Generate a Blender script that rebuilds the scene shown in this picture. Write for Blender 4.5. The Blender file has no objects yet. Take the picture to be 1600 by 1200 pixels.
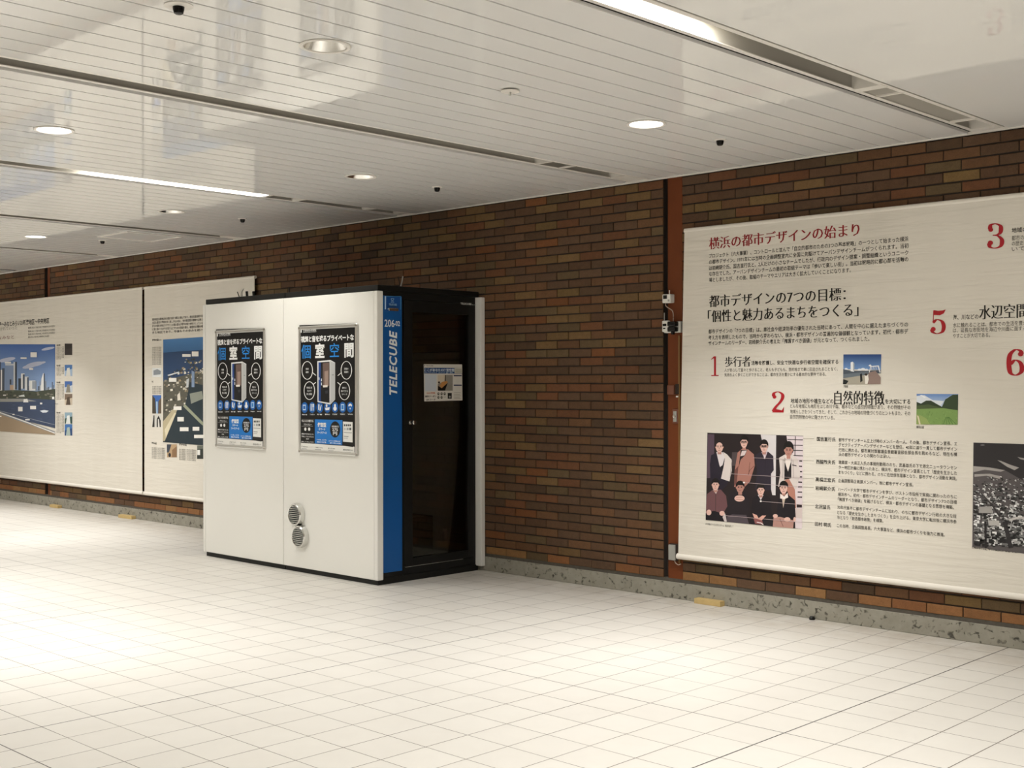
import bpy, bmesh, math, random
from mathutils import Vector, Matrix
random.seed(7)
SC = bpy.context.scene
COL = SC.collection
PI = math.pi

# ------------------------------------------------------------------ camera
CAM_H, CAM_D = 1.54, 7.1708            # eye height, distance from the brick wall (the wall face is y = 0)
F_PX, YAW, PITCH, ROLL = 1935.2, -0.7678, -0.0007, -0.0016
fw = Vector((math.sin(YAW)*math.cos(PITCH), math.cos(YAW)*math.cos(PITCH), math.sin(PITCH)))
r0 = Vector((math.cos(YAW), -math.sin(YAW), 0)); u0 = r0.cross(fw)
rt = math.cos(ROLL)*r0 + math.sin(ROLL)*u0
up = -math.sin(ROLL)*r0 + math.cos(ROLL)*u0
EYE = Vector((0, -CAM_D, CAM_H))
cam = bpy.data.cameras.new('camera'); camo = bpy.data.objects.new('camera', cam); COL.objects.link(camo)
cam.sensor_width = 36; cam.lens = F_PX/1600*36; cam.clip_start = 0.05
m = Matrix((rt, up, -fw)).transposed().to_4x4(); m.translation = EYE
camo.matrix_world = m
SC.camera = camo

# ------------------------------------------------------------------ world, exposure, lamps
w = bpy.data.worlds.new('world'); SC.world = w; w.use_nodes = True
w.node_tree.nodes['Background'].inputs[0].default_value = (0.9, 0.85, 0.75, 1)
w.node_tree.nodes['Background'].inputs[1].default_value = 0.02
SC.view_settings.view_transform = 'Standard'; SC.view_settings.look = 'None'
SC.view_settings.exposure = 0.19; SC.view_settings.gamma = 1.0
SC.view_settings.use_curve_mapping = False
SC.cycles.max_bounces = 10; SC.cycles.diffuse_bounces = 7; SC.cycles.glossy_bounces = 4
SC.cycles.sample_clamp_indirect = 6.0
WARM = (1.0, 0.980, 0.942)
CEIL = 3.012
LIT_W, TUBE_W = 32.5, 18.5
# downlights in the ceiling grid: (column, row) -> lit or not
COLX = {k: -4.34 + 2.56*k for k in range(-7, 4)}
COLX.update({0: -4.335, -1: -6.89, -2: -9.44, -3: -12.0})
ROWY = [-1.58, -3.85, -6.13, -8.40]
def lit(k, r): return (k + r) % 2 == 0 and (k, r) not in ((-2, 0), (0, 2), (-1, 3), (1, 3), (-3, 1)) or (k, r) in ((-2, 1), (-3, 0))
for k in COLX:
    for r, y in enumerate(ROWY):
        if not lit(k, r): continue
        L = bpy.data.lights.new('downlight_beam', 'AREA'); L.shape = 'DISK'; L.size = 0.17
        L.energy = LIT_W; L.color = WARM; L.spread = math.radians(108)
        o = bpy.data.objects.new('downlight_beam', L); COL.objects.link(o)
        o.location = (COLX[k], y, CEIL - 0.004)
# fluorescent tubes that sit in the ceiling troughs (the tube body itself is built with its trough)
SLOTX = [-3.03, -5.625, -8.19, -10.76, -13.31, -15.87]
TUBES = {0: [(-3.95, -2.74), (-6.6, -4.5)], 2: [(-2.92, -1.52)], 1: [(-7.4, -6.2)], 3: [(-5.6, -4.4)], 4: [(-5.6, -4.4)]}
for i, segs in TUBES.items():
    for a, b in segs:
        L = bpy.data.lights.new('tube_glow', 'AREA'); L.shape = 'RECTANGLE'; L.size = 0.05; L.size_y = b - a
        L.energy = TUBE_W; L.color = (1.0, 0.972, 0.905)
        o = bpy.data.objects.new('tube_glow', L); COL.objects.link(o)
        o.location = (SLOTX[i], (a + b)/2, CEIL + 0.075)

# ------------------------------------------------------------------ helpers
def lin(c):
    c = c/255.0
    return c/12.92 if c <= 0.04045 else ((c + 0.055)/1.055)**2.4
def rgb(h):
    if isinstance(h, str):
        h = h.lstrip('#'); return tuple(lin(int(h[i:i+2], 16)) for i in (0, 2, 4))
    return tuple(lin(x) for x in h)
def at(x, y, ax, val):
    """the point of the plane  axis = val  that the photo shows at pixel x, y"""
    d = fw + rt*((x - 800)/F_PX) - up*((y - 600)/F_PX)
    t = (val - EYE[ax])/d[ax]
    return EYE + d*t

class NT:
    def __init__(s, name):
        s.m = bpy.data.materials.new(name); s.m.use_nodes = True
        s.t = s.m.node_tree; s.b = s.t.nodes['Principled BSDF']
    def n(s, typ, **kw):
        x = s.t.nodes.new(typ)
        for k, v in kw.items():
            if k.startswith('i_'):
                key = k[2:]
                x.inputs[int(key) if key.isdigit() else key].default_value = v
            else: setattr(x, k, v)
        return x
    def l(s, a, b): s.t.links.new(a, b)
    def math(s, op, a, b=None, clamp=False):
        x = s.n('ShaderNodeMath', operation=op); x.use_clamp = clamp
        for i, v in enumerate((a, b)):
            if v is None: continue
            if isinstance(v, (int, float)): x.inputs[i].default_value = v
            else: s.l(v, x.inputs[i])
        return x.outputs[0]
    def mix(s, fac, a, b, blend='MIX'):
        x = s.n('ShaderNodeMix', data_type='RGBA', blend_type=blend)
        for sock, v in ((x.inputs[0], fac), (x.inputs[6], a), (x.inputs[7], b)):
            if isinstance(v, (int, float)): sock.default_value = v
            elif isinstance(v, tuple): sock.default_value = (*v[:3], 1)
            else: s.l(v, sock)
        return x.outputs[2]
    def set(s, **kw):
        for k, v in kw.items():
            s.b.inputs[k.replace('_', ' ')].default_value = (*v, 1) if isinstance(v, tuple) and len(v) == 3 else v
        return s

def simple(name, col, rough=0.5, metal=0.0, spec=0.5, noise=0.0, nscale=12.0, coat=0.0):
    t = NT(name); c = rgb(col) if not isinstance(col, tuple) else col
    t.set(Base_Color=c, Roughness=rough, Metallic=metal, Coat_Weight=coat)
    t.b.inputs['Specular IOR Level'].default_value = spec
    if noise:
        g = t.n('ShaderNodeTexCoord'); nz = t.n('ShaderNodeTexNoise', i_Scale=nscale, i_Detail=5.0)
        t.l(g.outputs['Object'], nz.inputs['Vector'])
        f = t.math('MULTIPLY', t.math('SUBTRACT', nz.outputs['Fac'], 0.5), noise*2)
        v = t.math('ADD', f, 1.0)
        hs = t.n('ShaderNodeHueSaturation', i_Color=(*c, 1)); t.l(v, hs.inputs['Value'])
        t.l(hs.outputs[0], t.b.inputs['Base Color'])
    return t.m
def emit(name, col, s):
    t = NT(name); t.set(Base_Color=(0.8, 0.8, 0.8)); t.b.inputs['Emission Color'].default_value = (*col, 1)
    t.b.inputs['Emission Strength'].default_value = s
    return t.m

M = {}
M['white'] = simple('white_coated_panel', (0.82, 0.815, 0.78), 0.38, noise=0.02, nscale=2)
M['black'] = simple('black_coated_metal', (0.0055, 0.0055, 0.005), 0.45, spec=0.3)
M['blackgloss'] = simple('black_gloss', (0.004, 0.004, 0.004), 0.18, spec=0.4)
M['blue'] = simple('blue_panel', (0.0, 0.088, 0.33), 0.42)
M['felt'] = simple('grey_felt', (0.48, 0.53, 0.52), 0.95, noise=0.25, nscale=60)
M['chrome'] = simple('chrome', (0.72, 0.72, 0.70), 0.16, metal=1.0)
M['alu'] = simple('aluminium', (0.70, 0.70, 0.68), 0.32, metal=1.0)
M['darkcorner'] = simple('dark_corner', (0.05, 0.05, 0.05), 0.4)
M['rust'] = simple('red_brown_paint', (0.150, 0.040, 0.011), 0.6, spec=0.2, noise=0.12, nscale=9)
M['gapdark'] = simple('dark_recess', (0.030, 0.018, 0.012), 0.8)
M['mortar'] = simple('dark_mortar', (0.035, 0.026, 0.020), 0.95, noise=0.3, nscale=50)
M['mortarband'] = simple('mortar_band', (0.085, 0.075, 0.060), 0.95, noise=0.35, nscale=40)
M['trim'] = simple('white_trim', (0.78, 0.75, 0.70), 0.4)
M['wallpaint'] = simple('beige_wall_paint', (0.48, 0.44, 0.38), 0.8, noise=0.05)
M['void'] = simple('ceiling_void', (0.022, 0.019, 0.016), 0.9)
M['housing'] = simple('trough_grey', (0.42, 0.40, 0.36), 0.45)
M['flange'] = simple('trough_white', (0.80, 0.77, 0.72), 0.35)
M['lamp'] = emit('lit_lamp', (1.0, 0.97, 0.92), 9.0)
M['tube'] = emit('lit_tube', (1.0, 0.96, 0.82), 5.0)
M['mirror'] = simple('polished_reflector', (0.90, 0.89, 0.86), 0.2, metal=1.0)
M['offlamp'] = simple('unlit_lamp', (0.75, 0.74, 0.70), 0.3)
M['wood'] = simple('raw_wood', (0.55, 0.40, 0.17), 0.7, noise=0.15, nscale=30)
M['plastic'] = simple('white_plastic', (0.74, 0.73, 0.68), 0.45)
M['greybox'] = simple('grey_metal_box', (0.36, 0.36, 0.33), 0.45, metal=0.2)
M['brown'] = simple('brown_box', (0.16, 0.055, 0.028), 0.5)
M['conduit'] = simple('ochre_conduit', (0.20, 0.10, 0.022), 0.55)
M['cable'] = simple('pale_cable', (0.45, 0.34, 0.27), 0.6)
M['greycable'] = simple('grey_cable', (0.33, 0.30, 0.27), 0.6)

# printed colour: read from the colour attribute of the printed sheets
def print_mat(name, rough):
    t = NT(name); a = t.n('ShaderNodeAttribute', attribute_name='Ink'); t.l(a.outputs['Color'], t.b.inputs['Base Color'])
    t.b.inputs['Roughness'].default_value = rough; t.b.inputs['Specular IOR Level'].default_value = 0.35
    return t.m
M['print'] = print_mat('printed_ink', 0.55)
M['printgloss'] = print_mat('printed_gloss', 0.28)

# banner cloth
def cloth_mat():
    t = NT('banner_cloth'); g = t.n('ShaderNodeTexCoord')
    mp = t.n('ShaderNodeMapping'); mp.inputs['Scale'].default_value = (1.2, 1, 14); t.l(g.outputs['Object'], mp.inputs[0])
    n1 = t.n('ShaderNodeTexNoise', i_Scale=1.6, i_Detail=4.0, i_Distortion=0.6); t.l(mp.outputs[0], n1.inputs['Vector'])
    mp2 = t.n('ShaderNodeMapping'); mp2.inputs['Scale'].default_value = (5, 1, 1.0); mp2.inputs['Rotation'].default_value = (0, 0.35, 0)
    t.l(g.outputs['Object'], mp2.inputs[0])
    n2 = t.n('ShaderNodeTexNoise', i_Scale=0.8, i_Detail=2.0); t.l(mp2.outputs[0], n2.inputs['Vector'])
    h = t.math('ADD', t.math('MULTIPLY', n1.outputs['Fac'], 0.5), n2.outputs['Fac'])
    bp = t.n('ShaderNodeBump', i_Strength=0.42, i_Distance=0.03); t.l(h, bp.inputs['Height']); t.l(bp.outputs[0], t.b.inputs['Normal'])
    c = t.mix(n2.outputs['Fac'], (0.70, 0.660, 0.585), (0.76, 0.725, 0.65)); t.l(c, t.b.inputs['Base Color'])
    t.b.inputs['Roughness'].default_value = 0.6; t.b.inputs['Specular IOR Level'].default_value = 0.3
    return t.m
M['cloth'] = cloth_mat()
M['hem'] = simple('banner_hem', (0.80, 0.76, 0.69), 0.55)

# brick: colour per brick from the attribute, plus grain
def brick_mat():
    t = NT('brick'); a = t.n('ShaderNodeAttribute', attribute_name='Ink'); g = t.n('ShaderNodeTexCoord')
    n1 = t.n('ShaderNodeTexNoise', i_Scale=22.0, i_Detail=6.0, i_Roughness=0.7); t.l(g.outputs['Object'], n1.inputs['Vector'])
    n2 = t.n('ShaderNodeTexNoise', i_Scale=140.0, i_Detail=3.0); t.l(g.outputs['Object'], n2.inputs['Vector'])
    v = t.math('ADD', t.math('MULTIPLY', n1.outputs['Fac'], 0.7), t.math('ADD', t.math('MULTIPLY', n2.outputs['Fac'], 0.5), 0.40))
    hs = t.n('ShaderNodeHueSaturation'); t.l(a.outputs['Color'], hs.inputs['Color']); t.l(v, hs.inputs['Value'])
    t.l(hs.outputs[0], t.b.inputs['Base Color'])
    bp = t.n('ShaderNodeBump', i_Strength=0.5, i_Distance=0.004); t.l(v, bp.inputs['Height']); t.l(bp.outputs[0], t.b.inputs['Normal'])
    t.b.inputs['Roughness'].default_value = 0.75; t.b.inputs['Specular IOR Level'].default_value = 0.3
    return t.m
M['brick'] = brick_mat()

def concrete_mat():
    t = NT('pitted_concrete'); g = t.n('ShaderNodeTexCoord')
    n1 = t.n('ShaderNodeTexNoise', i_Scale=9.0, i_Detail=8.0, i_Roughness=0.65); t.l(g.outputs['Object'], n1.inputs['Vector'])
    n2 = t.n('ShaderNodeTexNoise', i_Scale=26.0, i_Detail=3.0, i_Distortion=0.8); t.l(g.outputs['Object'], n2.inputs['Vector'])
    pit = t.math('MULTIPLY', t.math('SUBTRACT', n2.outputs['Fac'], 0.575), 8.0, clamp=True)
    c = t.mix(n1.outputs['Fac'], (0.19, 0.18, 0.145), (0.40, 0.38, 0.32)); c = t.mix(pit, c, (0.07, 0.066, 0.052))
    t.l(c, t.b.inputs['Base Color'])
    bp = t.n('ShaderNodeBump', i_Strength=0.6, i_Distance=0.006, invert=True); t.l(pit, bp.inputs['Height']); t.l(bp.outputs[0], t.b.inputs['Normal'])
    t.b.inputs['Roughness'].default_value = 0.9
    return t.m
M['concrete'] = concrete_mat()

# floor tiles
TX, TY, TP = -2.922, -2.424, 0.24610
def floor_mat():
    t = NT('floor_tiles'); g = t.n('ShaderNodeTexCoord'); s = t.n('ShaderNodeSeparateXYZ'); t.l(g.outputs['Object'], s.inputs[0])
    nz = t.n('ShaderNodeTexNoise', i_Scale=1.3, i_Detail=4.0); t.l(g.outputs['Object'], nz.inputs['Vector'])
    nf = t.n('ShaderNodeTexNoise', i_Scale=3.2, i_Detail=5.0, i_Roughness=0.6); t.l(g.outputs['Object'], nf.inputs['Vector'])
    def joint(axis, x0, pitch, half):
        q = t.math('DIVIDE', t.math('SUBTRACT', s.outputs[axis], x0), pitch)
        d = t.math('MULTIPLY', t.math('ABSOLUTE', t.math('SUBTRACT', q, t.math('ROUND', q))), pitch)
        return t.math('LESS_THAN', d, half), t.math('FLOOR', q)
    jx, cx = joint(0, TX, TP, 0.0023); jy, cy = joint(1, TY, TP, 0.0020)
    bx, _ = joint(0, TX, TP*10, 0.0033); by, _ = joint(1, TY, TP*10, 0.0028)
    cv = t.n('ShaderNodeCombineXYZ'); t.l(cx, cv.inputs[0]); t.l(cy, cv.inputs[1])
    wn = t.n('ShaderNodeTexWhiteNoise'); t.l(cv.outputs[0], wn.inputs['Vector'])
    base = t.mix(wn.outputs['Value'], (0.635, 0.612, 0.573), (0.655, 0.634, 0.594))
    base = t.mix(t.math('MULTIPLY', t.math('SUBTRACT', nf.outputs['Fac'], 0.42), 0.9, clamp=True), base, (0.57, 0.54, 0.495))
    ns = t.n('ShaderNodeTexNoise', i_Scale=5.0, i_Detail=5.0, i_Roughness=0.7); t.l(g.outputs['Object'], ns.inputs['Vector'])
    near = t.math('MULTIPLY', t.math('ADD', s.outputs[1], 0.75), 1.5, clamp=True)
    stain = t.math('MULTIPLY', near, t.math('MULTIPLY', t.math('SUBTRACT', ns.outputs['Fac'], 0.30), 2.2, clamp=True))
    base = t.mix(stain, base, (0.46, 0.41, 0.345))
    j = t.math('MULTIPLY', t.math('MAXIMUM', jx, jy), t.math('ADD', t.math('MULTIPLY', nz.outputs['Fac'], 1.1), 0.35), clamp=True)
    c = t.mix(j, base, (0.075, 0.058, 0.042))
    b = t.math('MAXIMUM', bx, t.math('MULTIPLY', by, 0.8))
    c = t.mix(b, c, (0.012, 0.010, 0.008)); t.l(c, t.b.inputs['Base Color'])
    t.l(t.math('ADD', t.math('MULTIPLY', nf.outputs['Fac'], 0.15), 0.36), t.b.inputs['Roughness'])
    bp = t.n('ShaderNodeBump', i_Strength=0.05, i_Distance=0.01); t.l(nf.outputs['Fac'], bp.inputs['Height']); t.l(bp.outputs[0], t.b.inputs['Normal'])
    t.b.inputs['Specular IOR Level'].default_value = 0.35
    return t.m
M['floor'] = floor_mat()

def ceil_mat():
    t = NT('glossy_ceiling_panel'); g = t.n('ShaderNodeTexCoord')
    nz = t.n('ShaderNodeTexNoise', i_Scale=0.9, i_Detail=2.0); t.l(g.outputs['Object'], nz.inputs['Vector'])
    c = t.mix(nz.outputs['Fac'], (0.83, 0.828, 0.815), (0.86, 0.858, 0.845)); t.l(c, t.b.inputs['Base Color'])
    t.b.inputs['Roughness'].default_value = 0.025; t.b.inputs['Specular IOR Level'].default_value = 0.32
    return t.m
M['ceil'] = ceil_mat()

# smoked glass: dark see-through pane with a clear surface reflection
def glass_mat():
    t = NT('smoked_glass'); o = t.t.nodes['Material Output']
    tr = t.n('ShaderNodeBsdfTransparent', i_Color=(0.66, 0.66, 0.63, 1)); gl = t.n('ShaderNodeBsdfGlossy', i_Roughness=0.02)
    fr = t.n('ShaderNodeFresnel', i_IOR=1.45); mx = t.n('ShaderNodeMixShader')
    t.l(fr.outputs[0], mx.inputs[0]); t.l(tr.outputs[0], mx.inputs[1]); t.l(gl.outputs[0], mx.inputs[2]); t.l(mx.outputs[0], o.inputs[0])
    return t.m
M['glass'] = glass_mat()

# mesh builder
class MB:
    def __init__(s): s.v = []; s.f = []; s.mi = []
    def add(s, vs, fs, mi=0):
        k = len(s.v); s.v += [tuple(p) for p in vs]; s.f += [tuple(i + k for i in f) for f in fs]; s.mi += [mi]*len(fs); return s
    def box(s, a, b, mi=0):
        x0, y0, z0 = (min(a[i], b[i]) for i in range(3)); x1, y1, z1 = (max(a[i], b[i]) for i in range(3))
        return s.add([(x0,y0,z0),(x1,y0,z0),(x1,y1,z0),(x0,y1,z0),(x0,y0,z1),(x1,y0,z1),(x1,y1,z1),(x0,y1,z1)],
                     [(0,3,2,1),(4,5,6,7),(0,1,5,4),(1,2,6,5),(2,3,7,6),(3,0,4,7)], mi)
    def frame(s, a, b, ho, hi, ax, mi=0):
        """a rectangular ring: outer box a..b with an opening ho..hi in the two axes other than ax (ax = 0 -> y,z; 1 -> x,z)"""
        i, j = [(1, 2), (0, 2), (0, 1)][ax]
        def bb(i0, i1, j0, j1):
            p, q = [0]*3, [0]*3; p[ax], q[ax] = a[ax], b[ax]; p[i], q[i] = i0, i1; p[j], q[j] = j0, j1; s.box(p, q, mi)
        bb(a[i], ho[0], a[j], b[j]); bb(hi[0], b[i], a[j], b[j]); bb(ho[0], hi[0], a[j], ho[1]); bb(ho[0], hi[0], hi[1], b[j])
        return s
    def tube(s, pts, r, seg=8, mi=0):
        pts = [Vector(p) for p in pts]; rings = []
        for i, p in enumerate(pts):
            d = (pts[min(i+1, len(pts)-1)] - pts[max(i-1, 0)]).normalized()
            a = d.cross(Vector((0, 0, 1)));  a = a if a.length > 1e-3 else d.cross(Vector((1, 0, 0))); a.normalize(); b = d.cross(a)
            rr = r[i] if isinstance(r, (list, tuple)) else r
            rings.append([p + (a*math.cos(2*PI*k/seg) + b*math.sin(2*PI*k/seg))*rr for k in range(seg)])
        vs = [q for R in rings for q in R]; fs = []
        for i in range(len(pts)-1):
            for k in range(seg): fs.append((i*seg+k, i*seg+(k+1) % seg, (i+1)*seg+(k+1) % seg, (i+1)*seg+k))
        fs += [tuple(range(seg))[::-1], tuple((len(pts)-1)*seg + k for k in range(seg))]
        return s.add(vs, fs, mi)
    def lathe(s, prof, c, axis='z', seg=40, mi=0, close=True):
        vs = []; n = len(prof)
        for k in range(seg):
            a = 2*PI*k/seg; ca, sa = math.cos(a), math.sin(a)
            for r, h in prof:
                p = {'z': (r*ca, r*sa, h), 'y': (r*ca, h, r*sa), 'x': (h, r*ca, r*sa)}[axis]
                vs.append((c[0]+p[0], c[1]+p[1], c[2]+p[2]))
        fs = []
        for k in range(seg):
            k2 = (k+1) % seg
            for i in range(n-1): fs.append((k*n+i, k2*n+i, k2*n+i+1, k*n+i+1))
        return s.add(vs, fs, mi)
    def disc(s, c, r, axis='z', seg=40, mi=0):
        vs = []
        for k in range(seg):
            a = 2*PI*k/seg; p = {'z': (r*math.cos(a), r*math.sin(a), 0), 'y': (r*math.cos(a), 0, r*math.sin(a)), 'x': (0, r*math.cos(a), r*math.sin(a))}[axis]
            vs.append((c[0]+p[0], c[1]+p[1], c[2]+p[2]))
        return s.add(vs, [tuple(range(seg))], mi)
    def build(s, name, mats, parent=None, bevel=0.0, smooth=False):
        me = bpy.data.meshes.new(name); off = Vector((0, 0, 0))
        if parent is not None: off = Vector(parent.location)
        me.from_pydata([Vector(p) - off for p in s.v], [], s.f)
        for mm in (mats if isinstance(mats, list) else [mats]): me.materials.append(M[mm])
        me.polygons.foreach_set('material_index', s.mi)
        bm = bmesh.new(); bm.from_mesh(me); bmesh.ops.remove_doubles(bm, verts=bm.verts, dist=1e-6)
        bmesh.ops.recalc_face_normals(bm, faces=bm.faces); bm.to_mesh(me); bm.free()
        if smooth:
            me.polygons.foreach_set('use_smooth', [True]*len(me.polygons)); me.set_sharp_from_angle(angle=math.radians(40))
        o = bpy.data.objects.new(name, me); COL.objects.link(o)
        if parent is not None: o.parent = parent
        if bevel:
            bv = o.modifiers.new('edge', 'BEVEL'); bv.width = bevel; bv.segments = 2; bv.limit_method = 'ANGLE'
        return o

def tag(o, label, cat, group=None):
    o['label'] = label; o['category'] = cat
    if group: o['group'] = group
    return o
def thing(name, label, cat, loc, group=None):
    o = bpy.data.objects.new(name, None); COL.objects.link(o); o.location = loc; o.empty_display_size = 0.05
    bpy.context.view_layer.update()
    return tag(o, label, cat, group)
def struct(o): o['kind'] = 'structure'; return o

# ------------------------------------------------------------------ the room
X0, X1, Y0 = -24.0, 5.0, -9.7
struct(MB().box((X0, Y0, -0.1), (X1, 0.25, 0)).build('floor', 'floor'))

# ceiling: slats that run away from the brick wall, cut open at the troughs and the lamps
SLAT = 0.1671
cb = MB()
def slat(x0, x1): cb.box((x0, Y0, CEIL), (x1, -0.014, CEIL + 0.016))
HALF = 0.122
edges = [X1 + 0.0] + SLOTX + [X0]
cb.box((SLOTX[0] + HALF, Y0, CEIL), (X1, -0.014, CEIL + 0.016))
for i in range(len(SLOTX)):
    xr = SLOTX[i] - HALF
    xl = SLOTX[i+1] + HALF if i + 1 < len(SLOTX) else X0
    lines = []; x = xr - 0.222 if i == 0 else xr - 0.150
    while x > xl + 0.05: lines.append(x); x -= SLAT
    pr = xr
    for q in lines + [xl - 0.0057]:
        slat(q + 0.0057, pr); pr = q - 0.0057
ceil = struct(cb.build('ceiling', ['ceil', 'void']))
# holes for the lamps that the photo shows
LAMPS = [(0, 0), (0, 1), (-1, 0), (-1, 1), (-2, 0), (-3, 0)]
hole = MB()
for k, r in LAMPS: hole.lathe([(0.0, -0.05), (0.098, -0.05), (0.098, 0.05), (0.0, 0.05)], (COLX[k], ROWY[r], CEIL + 0.008), seg=40)
ho = hole.build('hole_cutter', 'void')
bo = ceil.modifiers.new('holes', 'BOOLEAN'); bo.object = ho; bo.operation = 'DIFFERENCE'; bo.solver = 'EXACT'
dg = bpy.context.evaluated_depsgraph_get()
nm = bpy.data.meshes.new_from_object(ceil.evaluated_get(dg)); ceil.modifiers.clear(); ceil.data = nm
bpy.data.objects.remove(ho)
# slab above the slats
struct(MB().box((X0, Y0, CEIL + 0.20), (X1, 0.25, CEIL + 0.30)).build('ceiling', 'void'))
# other walls, seen only in reflections and from a step to the side
struct(MB().box((X0, Y0 - 0.2, 0), (X1, Y0, CEIL + 0.2)).build('wall_near', 'wallpaint'))
struct(MB().box((X0 - 0.2, Y0, 0), (X0, 0.25, CEIL + 0.2)).build('wall_left', 'wallpaint'))
struct(MB().box((X1, Y0, 0), (X1 + 0.2, 0.25, CEIL + 0.2)).build('wall_right', 'wallpaint'))

# brick wall: one mesh, every brick modelled
C1A, C1B = -5.410, -5.240       # first steel column recess
C2A, C2B = -15.150, -15.000     # second one
PAL = [(0.135, 0.072, 0.040), (0.105, 0.060, 0.038), (0.165, 0.105, 0.052), (0.180, 0.075, 0.032), (0.112, 0.068, 0.046),
       (0.088, 0.055, 0.036), (0.120, 0.085, 0.050), (0.165, 0.110, 0.050), (0.150, 0.068, 0.036)]
WGT = [22, 16, 9, 2.2, 15, 7, 11, 2.5, 11]
bv, bf, bc = [], [], []
def brick(x0, x1, z0, z1, col):
    y = -random.uniform(0.0, 0.003); e = 0.0025; k = len(bv); yb = 0.012
    j = [random.uniform(-0.0012, 0.0012) for _ in range(4)]
    bv.extend([(x0+e, y, z0+e+j[0]), (x1-e, y, z0+e+j[1]), (x1-e, y, z1-e+j[2]), (x0+e, y, z1-e+j[3]),
               (x0, y+e, z0+j[0]), (x1, y+e, z0+j[1]), (x1, y+e, z1+j[2]), (x0, y+e, z1+j[3]),
               (x0, yb, z0), (x1, yb, z0), (x1, yb, z1), (x0, yb, z1)])
    q = [(0, 1, 2, 3)]
    for a in (0, 4):
        for n in range(4):
            n2 = (n+1) % 4; q.append((a+4+n, a+4+n2, a+n2, a+n))
    bf.extend([tuple(i+k for i in f) for f in q]); bc.extend([col]*12)
ZB, COURSE, BL, JT = 0.141, 0.0667, 0.2277, 0.0060
ncourse = int((3.02 - ZB)/COURSE) + 1
for c in range(ncourse):
    z0 = ZB + c*COURSE; z1 = z0 + COURSE - 0.0095
    for (sa, sb) in ((X0, C2A), (C2B, C1A), (C1B, X1)):
        x = sb - (BL/2 if c % 2 else 0) + random.uniform(-0.006, 0.006)
        if c % 2: x += 0
        cuts = [sb]
        while x > sa:
            if sb - x > 0.03: cuts.append(x)
            x -= BL
        cuts.append(sa)
        for a, b in zip(cuts[1:], cuts[:-1]):
            if b - a < 0.03: continue
            p = random.choices(PAL, WGT)[0]
            if c == 0 and random.random() < 0.75: p = random.choice([(0.24, 0.12, 0.055), (0.22, 0.10, 0.045), (0.25, 0.14, 0.065)])
            f = random.uniform(0.88, 1.12)
            brick(a + (JT if a != sa else 0.002), b, z0, min(z1, 3.03), tuple(q*f*g for q, g in zip(p, (0.95, 0.88, 0.72))))
me = bpy.data.meshes.new('wall_far'); me.from_pydata(bv, [], bf)
at_ = me.attributes.new('Ink', 'FLOAT_COLOR', 'POINT'); at_.data.foreach_set('color', [x for c in bc for x in (*c, 1)])
k = len(me.vertices)
me.materials.append(M['brick']); me.materials.append(M['mortar'])
bm = bmesh.new(); bm.from_mesh(me)
for (sa, sb) in ((X0, C2A), (C2B, C1A), (C1B, X1)):
    r = bmesh.ops.create_cube(bm, size=1.0)
    for vv in r['verts']: vv.co = Vector((sa + (vv.co.x + 0.5)*(sb - sa), 0.007 + (vv.co.y + 0.5)*0.2, 0.13 + (vv.co.z + 0.5)*2.95))
    for ff in {f for vv in r['verts'] for f in vv.link_faces}: ff.material_index = 1
bm.to_mesh(me); bm.free()
o = bpy.data.objects.new('wall_far', me); COL.objects.link(o); struct(o)
b = MB(); b.box((X0, -0.004, 0), (X1, 0.25, 0.116)); struct(b.build('baseboard_far', 'concrete', bevel=0.004))
struct(MB().box((X0, 0.003, 0.112), (X1, 0.25, 0.142)).build('trim_1', 'mortarband'))
struct(MB().box((X0, -0.016, 3.006), (X1, 0.0, 3.024)).build('trim_2', 'trim'))

# steel columns let into the wall
def column(a, b, plate, label, conduit=False):
    t = thing('steel_column', label, 'column', ((a+b)/2, 0.03, 0.141))
    MB().box((a, 0.045, 0.141), (b, 0.24, 3.02)).build('recess_lining', 'gapdark', t)
    MB().box((plate[0], 0.004, 0.141), (plate[1], 0.05, 3.02)).build('face_plate', 'rust', t)
    return t
column(C1A, C1B, (-5.368, -5.242), 'red-brown steel column between the booths and the right banner', True)
column(C2A, C2B, (-15.065, -15.004), 'narrow brown steel column behind the far left banner')

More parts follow.
